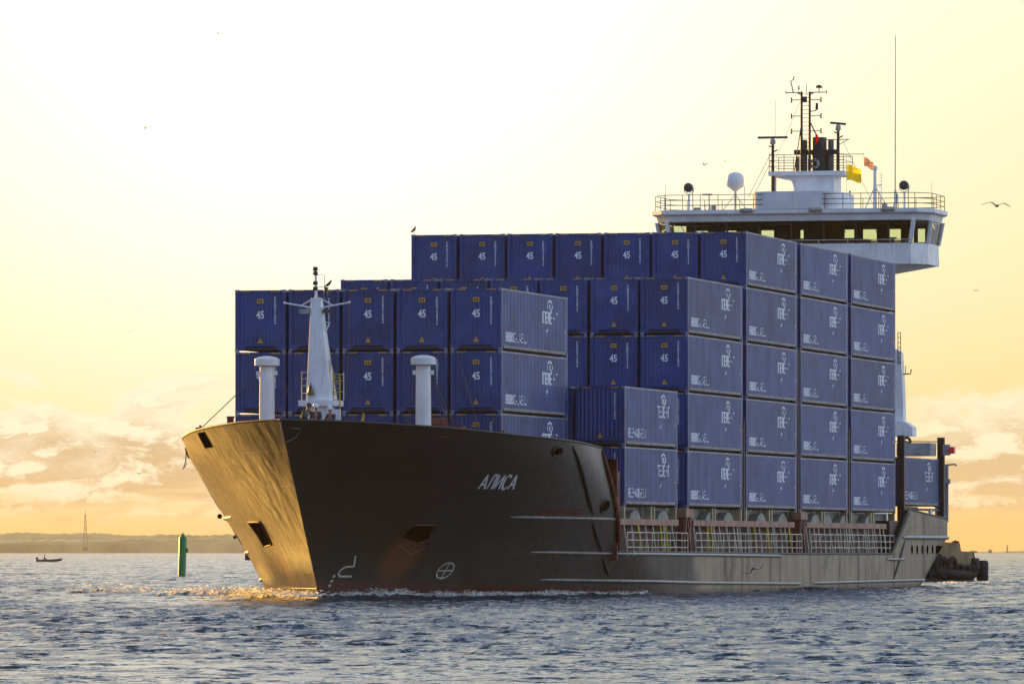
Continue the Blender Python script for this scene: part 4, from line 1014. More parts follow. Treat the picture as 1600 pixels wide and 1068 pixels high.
for t_ in range(5):
    for c_ in range(7):
        if t_ < 3 and c_ < 5: continue
        where = 'outermost on the right' if c_ == 6 else ordn[c_]+' from left'
        put_container(nextp(), (c_-3)*PW+jit.uniform(-.015, .015), 3*PY, 4.346+t_*PH, f"blue container, {where}, {['bottom', 'second', 'third', 'fourth', 'topmost'][t_]} tier of the first five-high stack")
for bay, nm in ((4, 'middle'), (5, 'aftmost')):
    for t_ in range(5):
        put_container(nextp(), 3*PW, bay*PY, 4.346+t_*PH, f"blue container seen long side on, {['bottom', 'second', 'third', 'fourth', 'topmost'][t_]} tier of the {nm} five-high stack")
put_container(proto40, 3*PW, 89.6, 4.78, 'lone blue container between dark posts on the stern under the red lamp')

# ------------------------------------------------------------------ people
def skin_body(name, J, E, m, parent=None, sub=1):
    """J: joints name->(pos, radius); E: edges by name; root first"""
    names = list(J); me = bpy.data.meshes.new(name)
    me.from_pydata([J[n][0] for n in names], [(names.index(a), names.index(b_)) for a, b_ in E], [])
    o = bpy.data.objects.new(name, me); COL.objects.link(o)
    md = o.modifiers.new('s', 'SKIN'); md.use_smooth_shade = True
    for i, n in enumerate(names):
        r = J[n][1]; sv = me.skin_vertices[0].data[i]; sv.radius = r if isinstance(r, tuple) else (r, r); sv.use_root = (i == 0)
    sb = o.modifiers.new('u', 'SUBSURF'); sb.levels = sub; sb.render_levels = sub
    dg = bpy.context.evaluated_depsgraph_get(); nm_ = bpy.data.meshes.new_from_object(o.evaluated_get(dg))
    bpy.data.objects.remove(o); nm_.materials.clear(); nm_.materials.append(m); nm_.name = name
    return link(name, nm_, parent)
def person(loc, rz, pose, hat, label, cloth='navy_cloth'):
    """pose: 'bend' standing and leaning forward, 'crouch', 'sit'. The figure faces local -y."""
    root = empty('person', loc, rz); tag(root, label, 'person')
    V = Vector
    if pose == 'bend': hip = .92; lean = R(38)
    elif pose == 'crouch': hip = .45; lean = R(22)
    else: hip = .42; lean = R(6)
    H = V((0, 0, hip)); d = V((0, -math.sin(lean), math.cos(lean)))
    chest = H+d*.33; neck = H+d*.52; hd = V((0, -math.sin(lean*.6), math.cos(lean*.6)))
    hb_ = neck+hd*.10; ht = neck+hd*.25; fw = V((0, -math.cos(lean*.6), -math.sin(lean*.6)))
    J = {'pelvis': (H, (.15, .11)), 'waist': (H+d*.15, (.135, .10)), 'chest': (chest, (.17, .12)), 'neck': (neck, .06), 'head': (hb_, (.078, .09)), 'crown': (ht, (.075, .088))}
    E_ = [('pelvis', 'waist'), ('waist', 'chest'), ('chest', 'neck'), ('neck', 'head'), ('head', 'crown')]
    for sg, s_ in ((1, 'l'), (-1, 'r')):
        sh = H+d*.46+V((sg*.19, 0, 0))
        elb = sh+V((sg*.05, -.10, -.26)) if pose != 'sit' else sh+V((sg*.08, -.04, -.27))
        wr = elb+V((-sg*.02, -.22, -.08)); hand = wr+V((0, -.07, -.02))
        J['sh'+s_] = (sh, .062); J['el'+s_] = (elb, .045); J['wr'+s_] = (wr, .03); J['ha'+s_] = (hand, (.036, .02))
        E_ += [('chest', 'sh'+s_), ('sh'+s_, 'el'+s_), ('el'+s_, 'wr'+s_), ('wr'+s_, 'ha'+s_)]
        for k, (fx, ln) in enumerate(((-.03, .07), (-.01, .08), (.012, .075), (.032, .06))):
            f1 = hand+V((fx, -ln*.55, -.004)); f2 = f1+V((0, -ln*.35, -ln*.35)); J[f'f{k}a'+s_] = (f1, .009); J[f'f{k}b'+s_] = (f2, .008); E_ += [('ha'+s_, f'f{k}a'+s_), (f'f{k}a'+s_, f'f{k}b'+s_)]
        t1 = wr+V((-sg*.04, -.04, -.01)); J['t'+s_] = (t1, .010); E_.append(('wr'+s_, 't'+s_))
        hp = H+V((sg*.09, 0, -.03))
        if pose == 'bend': kn = V((sg*.11, -.06, .48)); an = V((sg*.12, .04, .08))
        elif pose == 'crouch': kn = V((sg*.14, -.38, .48)); an = V((sg*.13, -.05, .08))
        else: kn = V((sg*.13, -.42, .44)); an = V((sg*.13, -.40, .07))
        toe = an+V((0, -.17, -.04))
        J['hp'+s_] = (hp, .088); J['kn'+s_] = (kn, .058); J['an'+s_] = (an, .04); J['to'+s_] = (toe, .035)
        E_ += [('pelvis', 'hp'+s_), ('hp'+s_, 'kn'+s_), ('kn'+s_, 'an'+s_), ('an'+s_, 'to'+s_)]
    skin_body('body', J, E_, M['skin'], root)
    def grow(keys, dr): return {k: (J[k][0], tuple(x+dr for x in J[k][1]) if isinstance(J[k][1], tuple) else J[k][1]+dr) for k in keys}
    jk = ['pelvis', 'waist', 'chest', 'shl', 'ell', 'shr', 'elr']; JJ = grow(jk, .022)
    JJ['cl'] = (J['ell'][0].lerp(J['wrl'][0], .85), .045); JJ['cr'] = (J['elr'][0].lerp(J['wrr'][0], .85), .045); JJ['co'] = (J['chest'][0].lerp(J['neck'][0], .7), .085)
    skin_body('jacket', JJ, [('pelvis', 'waist'), ('waist', 'chest'), ('chest', 'shl'), ('shl', 'ell'), ('chest', 'shr'), ('shr', 'elr'), ('ell', 'cl'), ('elr', 'cr'), ('chest', 'co')], M[cloth], root)
    tk = ['pelvis', 'hpl', 'knl', 'hpr', 'knr', 'anl', 'anr']
    skin_body('trousers', grow(tk, .016), [('pelvis', 'hpl'), ('hpl', 'knl'), ('knl', 'anl'), ('pelvis', 'hpr'), ('hpr', 'knr'), ('knr', 'anr')], M[cloth], root)
    for s_ in 'lr':
        a, t_ = J['an'+s_][0], J['to'+s_][0]
        MB().tube([a+V((0, .05, -.03)), a.lerp(t_, .5)+V((0, 0, .0)), t_+V((0, -.04, 0))], [.05, .052, .04], 8).build('boot', M['rubber'], root)
    c = hb_.lerp(ht, .5)
    b = MB(); b.lathe([(.02, -.03), (.018, .0), (.008, .02)], tuple(c+fw*.09), 6)
    for sg in (1, -1): b.sphere(tuple(c+V((sg*.09, .0, 0))), .022, 6, 5)
    b.build('nose_and_ears', M['skin'], root)
    b = MB()
    for sg in (1, -1): b.sphere(tuple(c+fw*.085+V((sg*.032, 0, 0))+hd*.025), .010, 6, 5)
    b.build('eyes', M['black'], root)
    b = MB(); b.tube([tuple(c+fw*.088+V((-.022, 0, 0))-hd*.05), tuple(c+fw*.092-hd*.052), tuple(c+fw*.088+V((.022, 0, 0))-hd*.05)], .005, 5); b.build('mouth', M['rust'], root)
    q = hd.to_track_quat('Z', 'Y').to_matrix().to_4x4()
    b = MB()
    if hat == 'helmet': b.lathe([(.125, 0), (.122, .03), (.115, .08), (.085, .13), (.03, .155), (.01, .157)], (0, 0, 0), 16); b.lathe([(.15, -.008), (.15, .008)], (0, 0, 0), 16)
    else: b.lathe([(.105, -.02), (.108, .05), (.10, .09), (.06, .12), (.01, .128)], (0, 0, 0), 14)
    b.v = [tuple(q @ V(v)+c+hd*.06) for v in b.v]; b.build('helmet' if hat == 'helmet' else 'knit_cap', M['helmet' if hat == 'helmet' else 'navy_cloth'], root)
    if pose == 'bend':
        b = MB(); b.tube([tuple(chest+V((.19*math.cos(a), .14*math.sin(a), 0))) for a in [R(i*30) for i in range(12)]], .014, 5, closed=True); b.build('reflective_band', M['grey_band'], root)
    return root
def ship_rz(d): return SHIP_RZ+R(d)
person(to_world((-.15, -11.2, 7.2)), ship_rz(60), 'bend', 'cap', 'crewman in dark navy workwear leaning forward at the bow rail beneath the bell')
person(to_world((.42, -10.9, 7.55)), ship_rz(10), 'crouch', 'helmet', 'crouching crewman in white helmet, face just above the bow rail right of the leaning man')
person(to_world((1.05, -10.3, 7.45)), ship_rz(-20), 'crouch', 'helmet', 'crewman with white helmet tip showing above the bow rail before the small white cabinet')
b = MB(); b.box(-.6, 1.6, -11.9, -9.8, 6.56, 7.0); b.box(.15, 1.6, -11.6, -9.9, 7.0, 7.5); b.build('windlass_platform', M['rust'], ship)

# ------------------------------------------------------------------ gulls
def gull(loc, span, flap, rz, bank, label, part=True):
    k = span/1.25; root = empty('gull', loc, R(rz)); root.rotation_euler = (0, R(bank), R(rz)); tag(root, label, 'gull', 'gulls flying round the ship')
    b = MB(); b.tube([(0, -.26*k, 0), (0, -.2*k, .015*k), (0, -.08*k, 0), (0, .10*k, 0), (0, .22*k, .01*k)], [.015*k, .035*k, .06*k, .05*k, .012*k], 8)
    b.add([(-.05*k, .32*k, 0), (.05*k, .32*k, 0), (.02*k, .18*k, .01*k), (-.02*k, .18*k, .01*k), (-.05*k, .32*k, .006*k), (.05*k, .32*k, .006*k), (.02*k, .18*k, .02*k), (-.02*k, .18*k, .02*k)], [(0, 1, 2, 3), (7, 6, 5, 4), (0, 4, 5, 1), (1, 5, 6, 2), (2, 6, 7, 3), (3, 7, 4, 0)])
    b.build('body', M['gull_white'], root)
    for sg in (1, -1):
        vs = []; N = 8
        for i in range(N+1):
            u = i/N; x_ = sg*(.04+.58*u)*k
            z_ = (flap*.22*math.sin(min(1, u/.45)*math.pi/2)-(flap*.20*max(0, u-.45)/.55)*1.1)*k
            ch = (.15*(1-u**1.6)+.012)*k; sw = (-.06*math.sin(u*math.pi*.8)+.12*u*u)*k
            vs += [(x_, sw-ch*.4, z_), (x_, sw+ch*.6, z_), (x_, sw+ch*.6, z_+.012*k), (x_, sw-ch*.4, z_+.022*k)]
        w_ = MB(); w_.add(vs, [(4*i+a, 4*i+(a+1) % 4, 4*i+4+(a+1) % 4, 4*i+4+a) for i in range(N) for a in range(4)]+[(4*N, 4*N+1, 4*N+2, 4*N+3)], False)
        w_.build('wing', M['gull_grey'], root)
for a in [((-47.8, 1187, 86.2), .9, 20, 20, 'tiny distant gull, highest of all, in the pale sky at upper left'),
          ((-75.4, 1500, 89), .4, 60, -30, 'dark gull speck with raised wings in the yellow sky left of the white glow'),
          ((8.2, 1425, 91.2), .8, 10, 15, 'small gull gliding in the pale sky above the middle of the containers'),
          ((28.6, 1425, 78.4), .9, 0, -8, 'leftmost of the three gulls over the left wing of the bridge'),
          ((31.3, 1187, 64.9), 1.1, 30, 6, 'middle and lowest of the three gulls over the left wing of the bridge'),
          ((41.6, 1425, 78.3), .8, -10, 10, 'gull just left of the bridge radar, rightmost of the trio there'),
          ((20.6, 310, 16.8), .55, 12, 4, 'nearest and largest gull, wings spread wide, in open sky right of the bridge'),
          ((90.6, 1425, 52.9), .9, 20, -6, 'small gull in the sky right of the aft containers, halfway down'),
          ((-67.9, 1187, 18.2), 1.0, 0, 12, 'gull against the low clouds on the left above the far shore'),
          ((-76.7, 1500, 18), .6, 40, 0, 'tiny gull speck low in the clouds between the far mast and the bow'),
          ((-.1, 1500, 88), .8, 0, 0, 'faint gull speck in the brightest part of the sky above the stacks'),
          ((12.3, 372, 1.25), -.7, 15, -22, 'dark gull skimming low over the water against the grey aft hull'),
          ((-78.6, 1500, 47.1), .9, 0, 5, 'faint small gull left of the foremost container stack'),
          ((-91.7, 1500, 67.7), .9, 0, -5, 'faint gull speck at the far left of the yellow sky')]:
    gull(a[0], 1.3 if a[0][1] < 1000 else 1.75, a[1], a[2], a[3], a[4])
def perched(p, rz, label):
    root = empty('perched_gull', to_world(p), SHIP_RZ+R(rz)); tag(root, label, 'gull')
    b = MB(); b.tube([(0, .22, .10), (0, .08, .17), (0, -.06, .24), (0, -.12, .33), (0, -.15, .38), (0, -.22, .37)], [.01, .06, .075, .045, .04, .01], 8); b.build('body', M['gull_grey'], root)
    for sx_ in (.03, -.03): MB().tube([(sx_, 0, 0), (sx_, 0, .16)], .01, 4).build('leg', M['black'], root)
perched((-9.0, 44.3, 18.95), 60, 'gull perched on the top left corner of the tallest container stack')
perched((-1.95, .15, 14.46), 70, 'gull perched on the foremost stack just right of the bow mast')

# ------------------------------------------------------------------ channel marker, dinghy, tug
mk = empty('channel_marker', (-27.91, 616.6, 0)); tag(mk, 'green leaning channel marker post standing in the water left of the bow', 'channel marker'); mk.rotation_euler = (0, R(1.6), 0)
b = MB(); b.lathe([(.33, -1.5), (.33, 3.28), (.05, 3.62)], (0, 0, 0), 8); b.build('post', M['green'], mk)
b = MB(); b.tube([(-.1, 0, 3.55), (-.08, 0, 3.72), (.08, 0, 3.72), (.1, 0, 3.55)], .02, 5); b.build('lifting_eye', M['mast_dark'], mk)
b = MB(); b.box(.28, .48, -.12, .12, 2.05, 2.3); b.box(.28, .42, -.1, .1, 2.3, 2.45); b.build('lantern_box', M['green'], mk)

dg_ = empty('inflatable_boat', (-87.7, 1381, 0.05), R(-8)); tag(dg_, 'small dark inflatable boat with outboard motor far off on the left', 'inflatable boat')
b = MB(); b.tube([(-2.2, -.75, .3), (.8, -.78, .3), (1.9, -.5, .42), (2.45, 0, .55), (1.9, .5, .42), (.8, .78, .3), (-2.2, .75, .3)], [.2, .24, .24, .22, .24, .24, .2], 10); b.build('tube', M['boat'], dg_)
b = MB(); b.box(-2.1, 1.6, -.6, .6, .1, .2); b.box(-2.15, -2.05, -.6, .6, .1, .6); b.build('floor', M['boat'], dg_)
b = MB(); b.box(-2.45, -2.15, -.16, .16, .45, .95); b.box(-2.4, -2.25, -.06, .06, -.3, .45); b.tube([(-2.2, 0, .8), (-1.7, .1, .85)], .03, 5); b.build('outboard_motor', M['rubber'], dg_)
b = MB(); b.box(-1.2, -.6, -.6, .6, .2, .48); b.build('thwart', M['boat'], dg_)
person((-88.55, 1381.1, .22), R(96), 'sit', 'cap', 'dark-clad person sitting in the small inflatable boat far left')

TUG = (21.2, 512, 0); tg = empty('tugboat', TUG, R(4)); tag(tg, 'tugboat with buff bulwark and black tyre fenders half hidden behind the stern', 'tugboat')
# local x forward (right in the picture)
def tug_h(x_): return 3.3*(1-max(0, (x_-6.5)/5.0)**2.2)**.6 if x_ < 11.3 else .05
xs_ = [-11, -8, -4, 0, 4, 6, 7.5, 8.7, 9.4, 9.8, 9.99, 10.1, 10.5, 10.9, 11.2]
def tug_shell(name, m, zf0, zf1, off=0.0):
    b = MB(); vs = []
    for sg in (1, -1):
        for x_ in xs_: y_ = (tug_h(x_)+off)*sg; vs += [(x_, y_*(.9 if zf0(x_) < 0 else 1), zf0(x_)), (x_, y_, zf1(x_))]
    n = len(xs_); fs = []
    for s_ in (0, 1):
        for i in range(n-1): fs.append((s_*2*n+2*i, s_*2*n+2*i+2, s_*2*n+2*i+3, s_*2*n+2*i+1))
    fs.append((2*n-2, 4*n-2, 4*n-1, 2*n-1)); fs.append((0, 1, 2*n+1, 2*n)); b.add(vs, fs); o = b.build(name, m, tg)
    md = o.modifiers.new('plate', 'SOLIDIFY'); md.thickness = .08; return o
tug_shell('hull', M['tug_hull'], lambda x_: -.8, lambda x_: 1.15+.02*max(0, x_))
tug_shell('bulwark', M['tug_cream'], lambda x_: 1.0, lambda x_: 2.95-.06*max(0, x_-6) if x_ < 10 else 2.15-.06*(x_-10), .02)
b = MB(); b.box(-11, 7, -3.1, 3.1, 1.1, 1.2); b.build('deck', M['rust'], tg)
b = MB(); b.box(-6, 1, -2, 2, 1.2, 3.4); b.box(-4.6, .2, -1.5, 1.5, 3.4, 5.6); b.build('deckhouse', M['tug_cream'], tg)
b = MB(); b.box(-4.4, .28, -1.3, 1.3, 4.4, 5.2); b.build('wheelhouse_windows', M['lens'], tg)
b = MB(); b.box(9.7, 10.2, -.4, .4, 1.2, 2.85); b.tube([(9.95, -.3, 1.2), (9.95, -.3, 2.9)], .1, 8); b.build('towing_bitt', M['rust'], tg)
rnd = random.Random(11)
for i in range(15):
    x_ = 3.6+i*.52+rnd.uniform(-.12, .12); y_ = -(tug_h(x_)+.28); z_ = 1.25-.02*i+rnd.uniform(-.12, .1) if x_ < 9.9 else .75+rnd.uniform(-.08, .08)
    t_ = MB(); t_.torus((0, 0, 0), .44, .17, 'y', 18, 8); o = t_.build('tyre_fender', M['rubber'], tg, (x_, y_, z_)); o.rotation_euler = (rnd.uniform(-.15, .15), 0, rnd.uniform(-.2, .6)+(.5 if x_ > 7 else 0)); o.scale = (.8, 1, 1.35 if x_ < 9.9 else .8)
b = MB(); b.tube([(8.0, -3.3, .75), (9.3, -3.0, .55), (10.2, -2.5, .5), (10.8, -1.7, .5), (11.2, -.6, .6), (11.4, .6, .6), (10.6, 1.6, .6)], .34, 10); b.build('bow_fender', M['rubber'], tg)
b = MB(); b.lathe([(.30, -.75), (.42, -.6), (.42, .6), (.30, .75)], (11.85, -.4, .75), 12); b.lathe([(.30, -.5), (.36, 0), (.30, .5)], (11.2, -1.2, 1.15), 10); b.build('push_knee_fender', M['rubber'], tg)
b = MB(); b.tube([(10.9, -2.0, 2.1), (11.3, -1.9, 1.2), (11.5, -1.5, .9)], .05, 5); b.build('mooring_line', M['rope'], tg)

# ------------------------------------------------------------------ far shore, towers
def ridge(name, x0, x1, y_, hfun, m, depth, step, seed, label_kind='structure'):
    rg = random.Random(seed); b = MB(); vs = []; n = int((x1-x0)/step); ph = [rg.uniform(0, 6.28) for _ in range(9)]; hs = []
    w1 = 0.0
    for i in range(n+1):
        x_ = x0+i*step; hx = hfun(x_)
        hx *= 1+.07*math.sin(x_/190+ph[0])+.05*math.sin(x_/83+ph[1])+.04*math.sin(x_/31+ph[2])
        hx += rg.uniform(-.6, .9)+.7*math.sin(x_/13+ph[3]); hs.append(max(.3, hx))
    for i, hx in enumerate(hs):
        x_ = x0+i*step; yj = y_+rg.uniform(-1, 1)
        vs += [(x_, y_-depth*.15, -.5), (x_, yj-depth*.12, hx*.55), (x_, yj, hx*.93), (x_, yj+8, hx), (x_, y_+depth, hx*.6)]
    b.add(vs, [(5*i+a, 5*i+5+a, 5*i+6+a, 5*i+1+a) for i in range(n) for a in range(4)], True); o = b.build(name, m); tag(o, kind='structure'); return o
SD = 7600
ridge('far_shore', -1400, -60, SD, lambda x_: 13.5+3.0*math.sin((x_+500)/240)*(1 if x_ < -250 else .6)-max(0, (x_+300)/45)*.0, M['shore'], 250, 3.0, 2)
ridge('far_shore', -1400, -40, SD+500, lambda x_: 19.5+2.2*math.sin(x_/130)-max(0, x_+330)*.008, M['shore'], 300, 3.4, 5)
tw = empty('lattice_tower', (-441, SD-60, 3)); tag(tw, 'tall thin red and white lattice tower on the far shore at left', 'lattice tower')
b = MB()
for k_ in range(8):
    z0_, z1_ = k_*4.6, (k_+1)*4.6; w0, w1 = 2.3*(1-k_/9.5), 2.3*(1-(k_+1)/9.5)
    for a in range(4):
        p = [(-1, -1), (1, -1), (1, 1), (-1, 1)]; (ax, ay), (bx_, by_) = p[a], p[(a+1) % 4]
        b.tube([(ax*w0, ay*w0, z0_), (ax*w1, ay*w1, z1_)], .28, 4); b.tube([(ax*w0, ay*w0, z0_), (bx_*w1, by_*w1, z1_)], .16, 4)
b.tube([(0, 0, 36), (0, 0, 41)], .25, 5); b.build('lattice', M['far_tower'], tw)
b = MB(); b.box(-1.6, 1.6, -1.6, 1.6, 22, 22.7); b.box(-2.4, 2.4, -2.4, 2.4, 0, 3); b.build('platform', M['far_city'], tw)
rc = random.Random(9)
for i, (x_, h_, w_, nm, lb) in enumerate([(415, 9, 7, 'tower_block', 'hazy pair-left tower block on the right horizon'), (433, 8, 9, 'tower_block', 'broad hazy block beside the slim one on the right horizon'), (457, 10, 4, 'chimney_stack', 'slim hazy chimney on the right horizon'), (516, 13, 1.8, 'chimney_stack', 'thin tall hazy mast right of the other stacks on the horizon'), (480, 4, 12, 'tower_block', 'low hazy shed on the horizon between two chimneys'), (380, 4, 14, 'tower_block', 'low hazy shed nearest the tug on the horizon'), (345, 6, 3, 'tower_block', 'small hazy block on the horizon directly above the tug bow'), (498, 6, 5, 'tower_block', 'small hazy block just left of the thin mast on the horizon')]):
    h_ *= .65; w_ *= .8; b = MB(); b.box(-w_/2, w_/2, -w_/2, w_/2, -1, h_*.75); b.box(-w_/3, w_/4, -w_/3, w_/3, h_*.75, h_); b.box(w_/4, w_/2.2, -w_/8, w_/8, h_*.75, h_*.85)
    o = b.build(nm, M['far_city'], None, (x_, 7600, 0)); tag(o, lb, 'building')
ridge('far_shore', 240, 1300, SD+100, lambda x_: 1.8, M['shore'], 200, 6, 8)

# ------------------------------------------------------------------ sea
def wave_field(X, Y, dmin):
    rs = np.random.RandomState(4); Hh = np.zeros_like(X); 
    comps = []
    for i in range(130):
        lam = 0.28*(8/0.28)**rs.rand(); th = math.radians(256)+rs.randn()*.5     # travelling towards the camera, slightly left
        amp = .0056*lam if lam < 1.7 else .0056*1.7*(1.7/lam)**.12; comps.append((lam, th, amp*rs.uniform(.6, 1.3), rs.rand()*6.28))
    g = np.ones_like(X)
    g = .75+.35*np.sin(X/17+1.1+.6*np.sin(Y/41))*np.sin(Y/29+.4*np.sin(X/11))+.25*np.sin(X/6.1+Y/23)
    for lam, th, a, ph in comps:
        k = 2*math.pi/lam; s_ = np.clip((lam/dmin-2.2)/2.5, 0, 1)
        p = k*(X*math.cos(th)+Y*math.sin(th))+ph
        c = np.cos(p); Hh += a*s_*(c+.25*np.cos(2*p))
    return Hh*g*1.0
ss, cs = math.sin(-SHIP_RZ), math.cos(-SHIP_RZ)
def ship_local(X, Y):
    dx_, dy_ = X-SHIP[0], Y-SHIP[1]; return cs*dx_-ss*dy_, ss*dx_+cs*dy_
rs0 = np.random.RandomState(12)
def vnoise(X, Y, sc, seed):
    rs = np.random.RandomState(seed); o = np.zeros_like(X)
    for i in range(14):
        k = 2*math.pi/sc*rs.uniform(.5, 2.2); th = rs.rand()*6.28; o += np.sin(k*(X*math.cos(th)+Y*math.sin(th))+rs.rand()*6.28)
    return o/math.sqrt(7)
def wake(X, Y):
    lx, ly = ship_local(X, Y); H_ = np.zeros_like(X); F_ = np.zeros_like(X)
    n1 = vnoise(X, Y, 2.2, 1); n2 = vnoise(X, Y, 7, 2); n3 = vnoise(X, Y, .8, 3)
    # diverging crests either side of the stem
    for sg, ang, strength, reach in ((-1, 24, 1.0, 46), (1, 15, .8, 34)):
        d = ly+9.6; wv = sg*lx; t_ = d*math.sin(R(ang)); dist = (wv-t_*(1.0)-.4)*math.cos(R(ang))
        along = np.clip(d/reach, 0, 1); on = (d > -1.2)
        env = np.exp(-(dist/(.55+.03*d.clip(0)))**2)*on*(1-along)**.8
        H_ += strength*.16*env*(1+.35*n1+.3*n3); F_ += strength*1.15*env*(.75+.35*n1+.3*n2)
        env2 = np.exp(-((dist+2.4+.04*d)/(1.0+.04*d.clip(0)))**2)*on*(1-along); H_ += .10*strength*env2*(1+.3*n1); F_ += .45*env2*(.6+.5*n1)
    # foam hugging the plating along the port bow and low crests running off to starboard
    hbx = np.interp(ly, [-9.3, -6, -2, 4, 10, 16, 24], [0, 1.9, 3.9, 6.3, 8.0, 9.0, 9.6])
    for sg in (1, -1):
        dd = sg*lx-hbx; e = np.exp(-((dd-.35)/.55)**2)*(ly > -10)*np.clip((26-ly)/30, 0, 1)*(sg*lx > -.5); H_ += .12*e*(1+.35*n1+.35*n3); F_ += 1.1*e*(.8+.4*n1+.2*n3)
    for (xa, ya_, xb, yb, st, wd) in ((-12, 344, -9.5, 333, 1.0, .8), (-15.6, 372, -12.2, 370, .9, .8), (-22.6, 380, -17.5, 377, .9, .7), (-16.5, 350, -10, 342, .9, .6), (-14, 384, -11.2, 381, .6, .5), (-31, 376, -25, 372, .35, .6), (31.5, 480, 40, 497, .7, .8), (33.5, 470, 44, 478, .5, .6)):
        vx, vy = xb-xa, yb-ya_; L_ = math.hypot(vx, vy); u = ((X-xa)*vx+(Y-ya_)*vy)/L_**2; dd = ((X-xa)*vy-(Y-ya_)*vx)/L_
        e = np.exp(-(dd/wd)**2)*np.exp(-((np.abs(u-.5)/.5)**4)); H_ += .13*st*e*(1+.5*n1+.4*n3); F_ += 1.05*st*e*(.7+.5*n1+.3*n3)
    H_ = .20*np.tanh(1.7*H_/.20)
    return H_*np.clip(.85+.14*n3+.16*vnoise(X, Y, .38, 6)+.1*vnoise(X, Y, .22, 8), .3, 1.4), F_*1.1
def grid(name_rows, us):
    Yr = np.array(name_rows)[:, None]; U = np.array(us)[None, :]
    X = Yr*U; Y = Yr*np.ones_like(U)
    return X, Y
rows = [30.0]
while rows[-1] < 30000:
    y = rows[-1]; r_ = .004 if y < 108 else .0013 if y < 500 else .0015 if y < 2600 else .004 if y < 8000 else .03
    rows.append(y*(1+r_))
core = np.linspace(-.085, .085, 620)
side_ = .085*np.power(1.045, np.arange(1, 62)); us = np.concatenate([-side_[::-1], core, side_])
X, Y = grid(rows, us); dmin = np.maximum(Y*.17/620, np.abs(np.gradient(Y, axis=0))*.55); dmin = np.where(np.abs(X/Y) > .086, np.abs(X)*.045*.6, dmin)
Z = wave_field(X, Y, dmin); Hw, Fm = wake(X, Y); Hw *= (np.abs(X/Y) < .1); Fm *= (np.abs(X/Y) < .1); Z += Hw
# a few breaking tops elsewhere
nr, nc = X.shape; me = bpy.data.meshes.new('sea')
co = np.stack([X, Y, Z], -1).reshape(-1, 3).astype(np.float32)
me.vertices.add(nr*nc); me.vertices.foreach_set('co', co.ravel())
ii = (np.arange(nr-1)[:, None]*nc+np.arange(nc-1)[None, :]).ravel(); q = np.stack([ii, ii+1, ii+nc+1, ii+nc], -1).astype(np.int32)
nf = len(q); me.loops.add(nf*4); me.loops.foreach_set('vertex_index', q.ravel()); me.polygons.add(nf)
me.polygons.foreach_set('loop_start', np.arange(0, nf*4, 4, dtype=np.int32)); me.polygons.foreach_set('loop_total', np.full(nf, 4, dtype=np.int32))
me.polygons.foreach_set('use_smooth', np.ones(nf, dtype=bool)); me.update(calc_edges=True)
at = me.attributes.new('foam', 'FLOAT', 'POINT'); at.data.foreach_set('value', np.clip(Fm, 0, 1.5).ravel().astype(np.float32))
me.materials.append(M['sea']); sea = link('sea_water', me); tag(sea, kind='structure')
print('sea verts', nr*nc)

# thrown spray along the crests: small flecks of white water
M['spray'] = cloth_mat('white_water', (.86, .86, .84))
def spray(name, segs, n, seed):
    rs = np.random.RandomState(seed); b = MB(); tot = sum(s_[4] for s_ in segs)
    for (xa, ya_, xb, yb, wgt, wd, ht) in segs:
        wgt *= 1.0; m_ = int(n*wgt/tot); knots = rs.rand(24)**1.6
        for _ in range(m_):
            u = rs.rand(); kn = np.interp(u*23, range(24), knots)
            if rs.rand() > .25+kn: continue
            x_ = xa+(xb-xa)*u+rs.randn()*wd; y_ = ya_+(yb-ya_)*u+rs.randn()*wd; z_ = .05+ht*(.3+kn)*rs.rand()**1.7; r = .012+.035*rs.rand()**2
            e = rs.randn(4, 3)*r*np.array([1.5, 1.5, .8]); b.add([(x_+a, y_+c_, z_+d) for a, c_, d in e], [(0, 1, 2), (0, 2, 3)])
    o = b.build(name, M['spray']); tag(o, kind='stuff'); return o
def L2(a): v = to_world((a[0], a[1], 0)); return v.x, v.y
seg = []
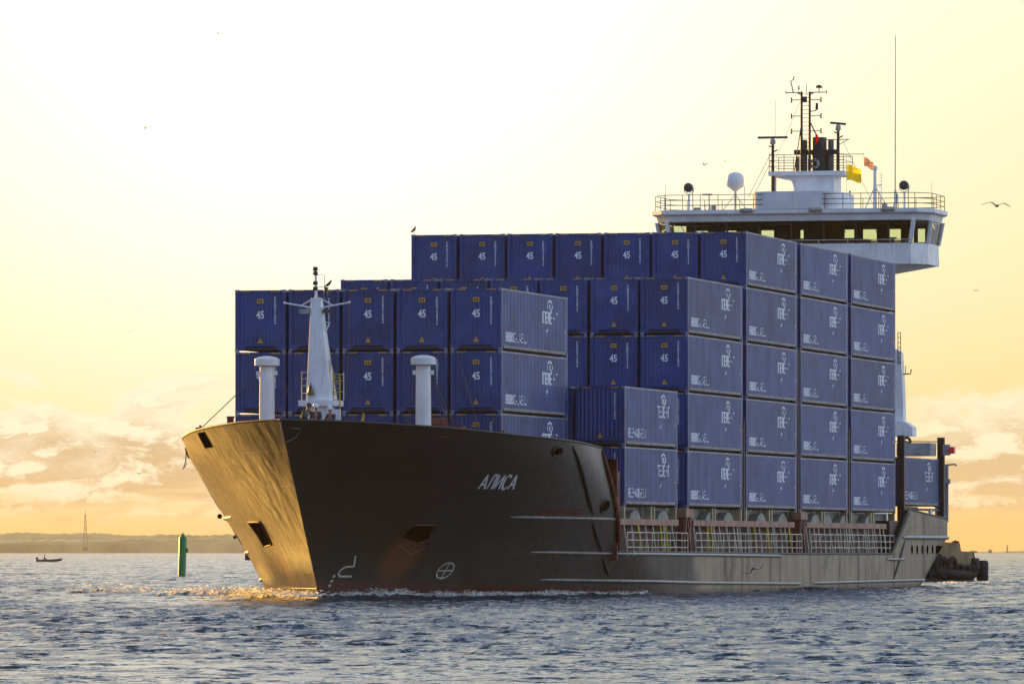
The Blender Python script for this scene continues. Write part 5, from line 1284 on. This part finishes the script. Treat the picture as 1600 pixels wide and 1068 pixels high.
pts_ = [(0, -9.7), (2.2, -6), (4.3, -2), (6.6, 4), (8.3, 10), (9.5, 17)]
for i, (a, c_) in enumerate(zip(pts_, pts_[1:])): seg.append((*L2(a), *L2(c_), math.hypot(c_[0]-a[0], c_[1]-a[1])*(1.5-i*.22), .22, .34-.04*i))
spray('bow_wave_spray', seg, 11000, 1)
seg = []
pts_ = [(0, -9.8), (-2.3, -7.2), (-4.8, -2.5), (-7.6, 4)]
for i, (a, c_) in enumerate(zip(pts_, pts_[1:])): seg.append((*L2(a), *L2(c_), math.hypot(c_[0]-a[0], c_[1]-a[1])*(1.6-i*.1), .3, .36-.03*i))
for q_ in ((-12.6, 345, -9.3, 333.2, 7, .25, .26), (-16.3, 352, -10.2, 341, 7, .3, .24), (-17.5, 362, -12.5, 358, 6, .3, .38), (-22.8, 379, -18.5, 376, 5, .35, .42), (-17.0, 374, -13.3, 371, 5, .3, .35), (-13.8, 384, -11.2, 381, 3, .3, .3), (-13.5, 340, -10, 331.5, 5, .25, .14)): seg.append(q_)
spray('bow_wave_spray', seg, 17000, 2)
seg = [(33.0, 492, 38.5, 498, 3, .3, .2), (28, 478, 35, 484, 3, .3, .12)]
spray('stern_wash', seg, 1500, 3)

# parts that lie well apart become parts of their own
def descend(o):
    for c in o.children: yield c; yield from descend(c)
for rt_ in (ship, tg, mk, dg_):
    for o in list(descend(rt_)):
        if o.type == 'MESH' and o.name.split('.')[0] not in ('hull', 'ship_name'): split_pieces(o)

# ------------------------------------------------------------------ haze
hz = MB(); hz.box(-32000, 32000, -60, 31000, -4, 101); hm_ = bpy.data.materials.new('haze_air'); hm_.use_nodes = True; t = NT(hm_.node_tree); t.n.clear()
pv = t.n.new('ShaderNodeVolumePrincipled'); pv.inputs['Color'].default_value = (1.0, .76, .38, 1); pv.inputs['Density'].default_value = 3.2e-5; pv.inputs['Anisotropy'].default_value = .2
o_ = t.n.new('ShaderNodeOutputMaterial'); t.l.new(pv.outputs[0], o_.inputs['Volume'])
hzo = hz.build('haze', hm_); tag(hzo, kind='stuff')
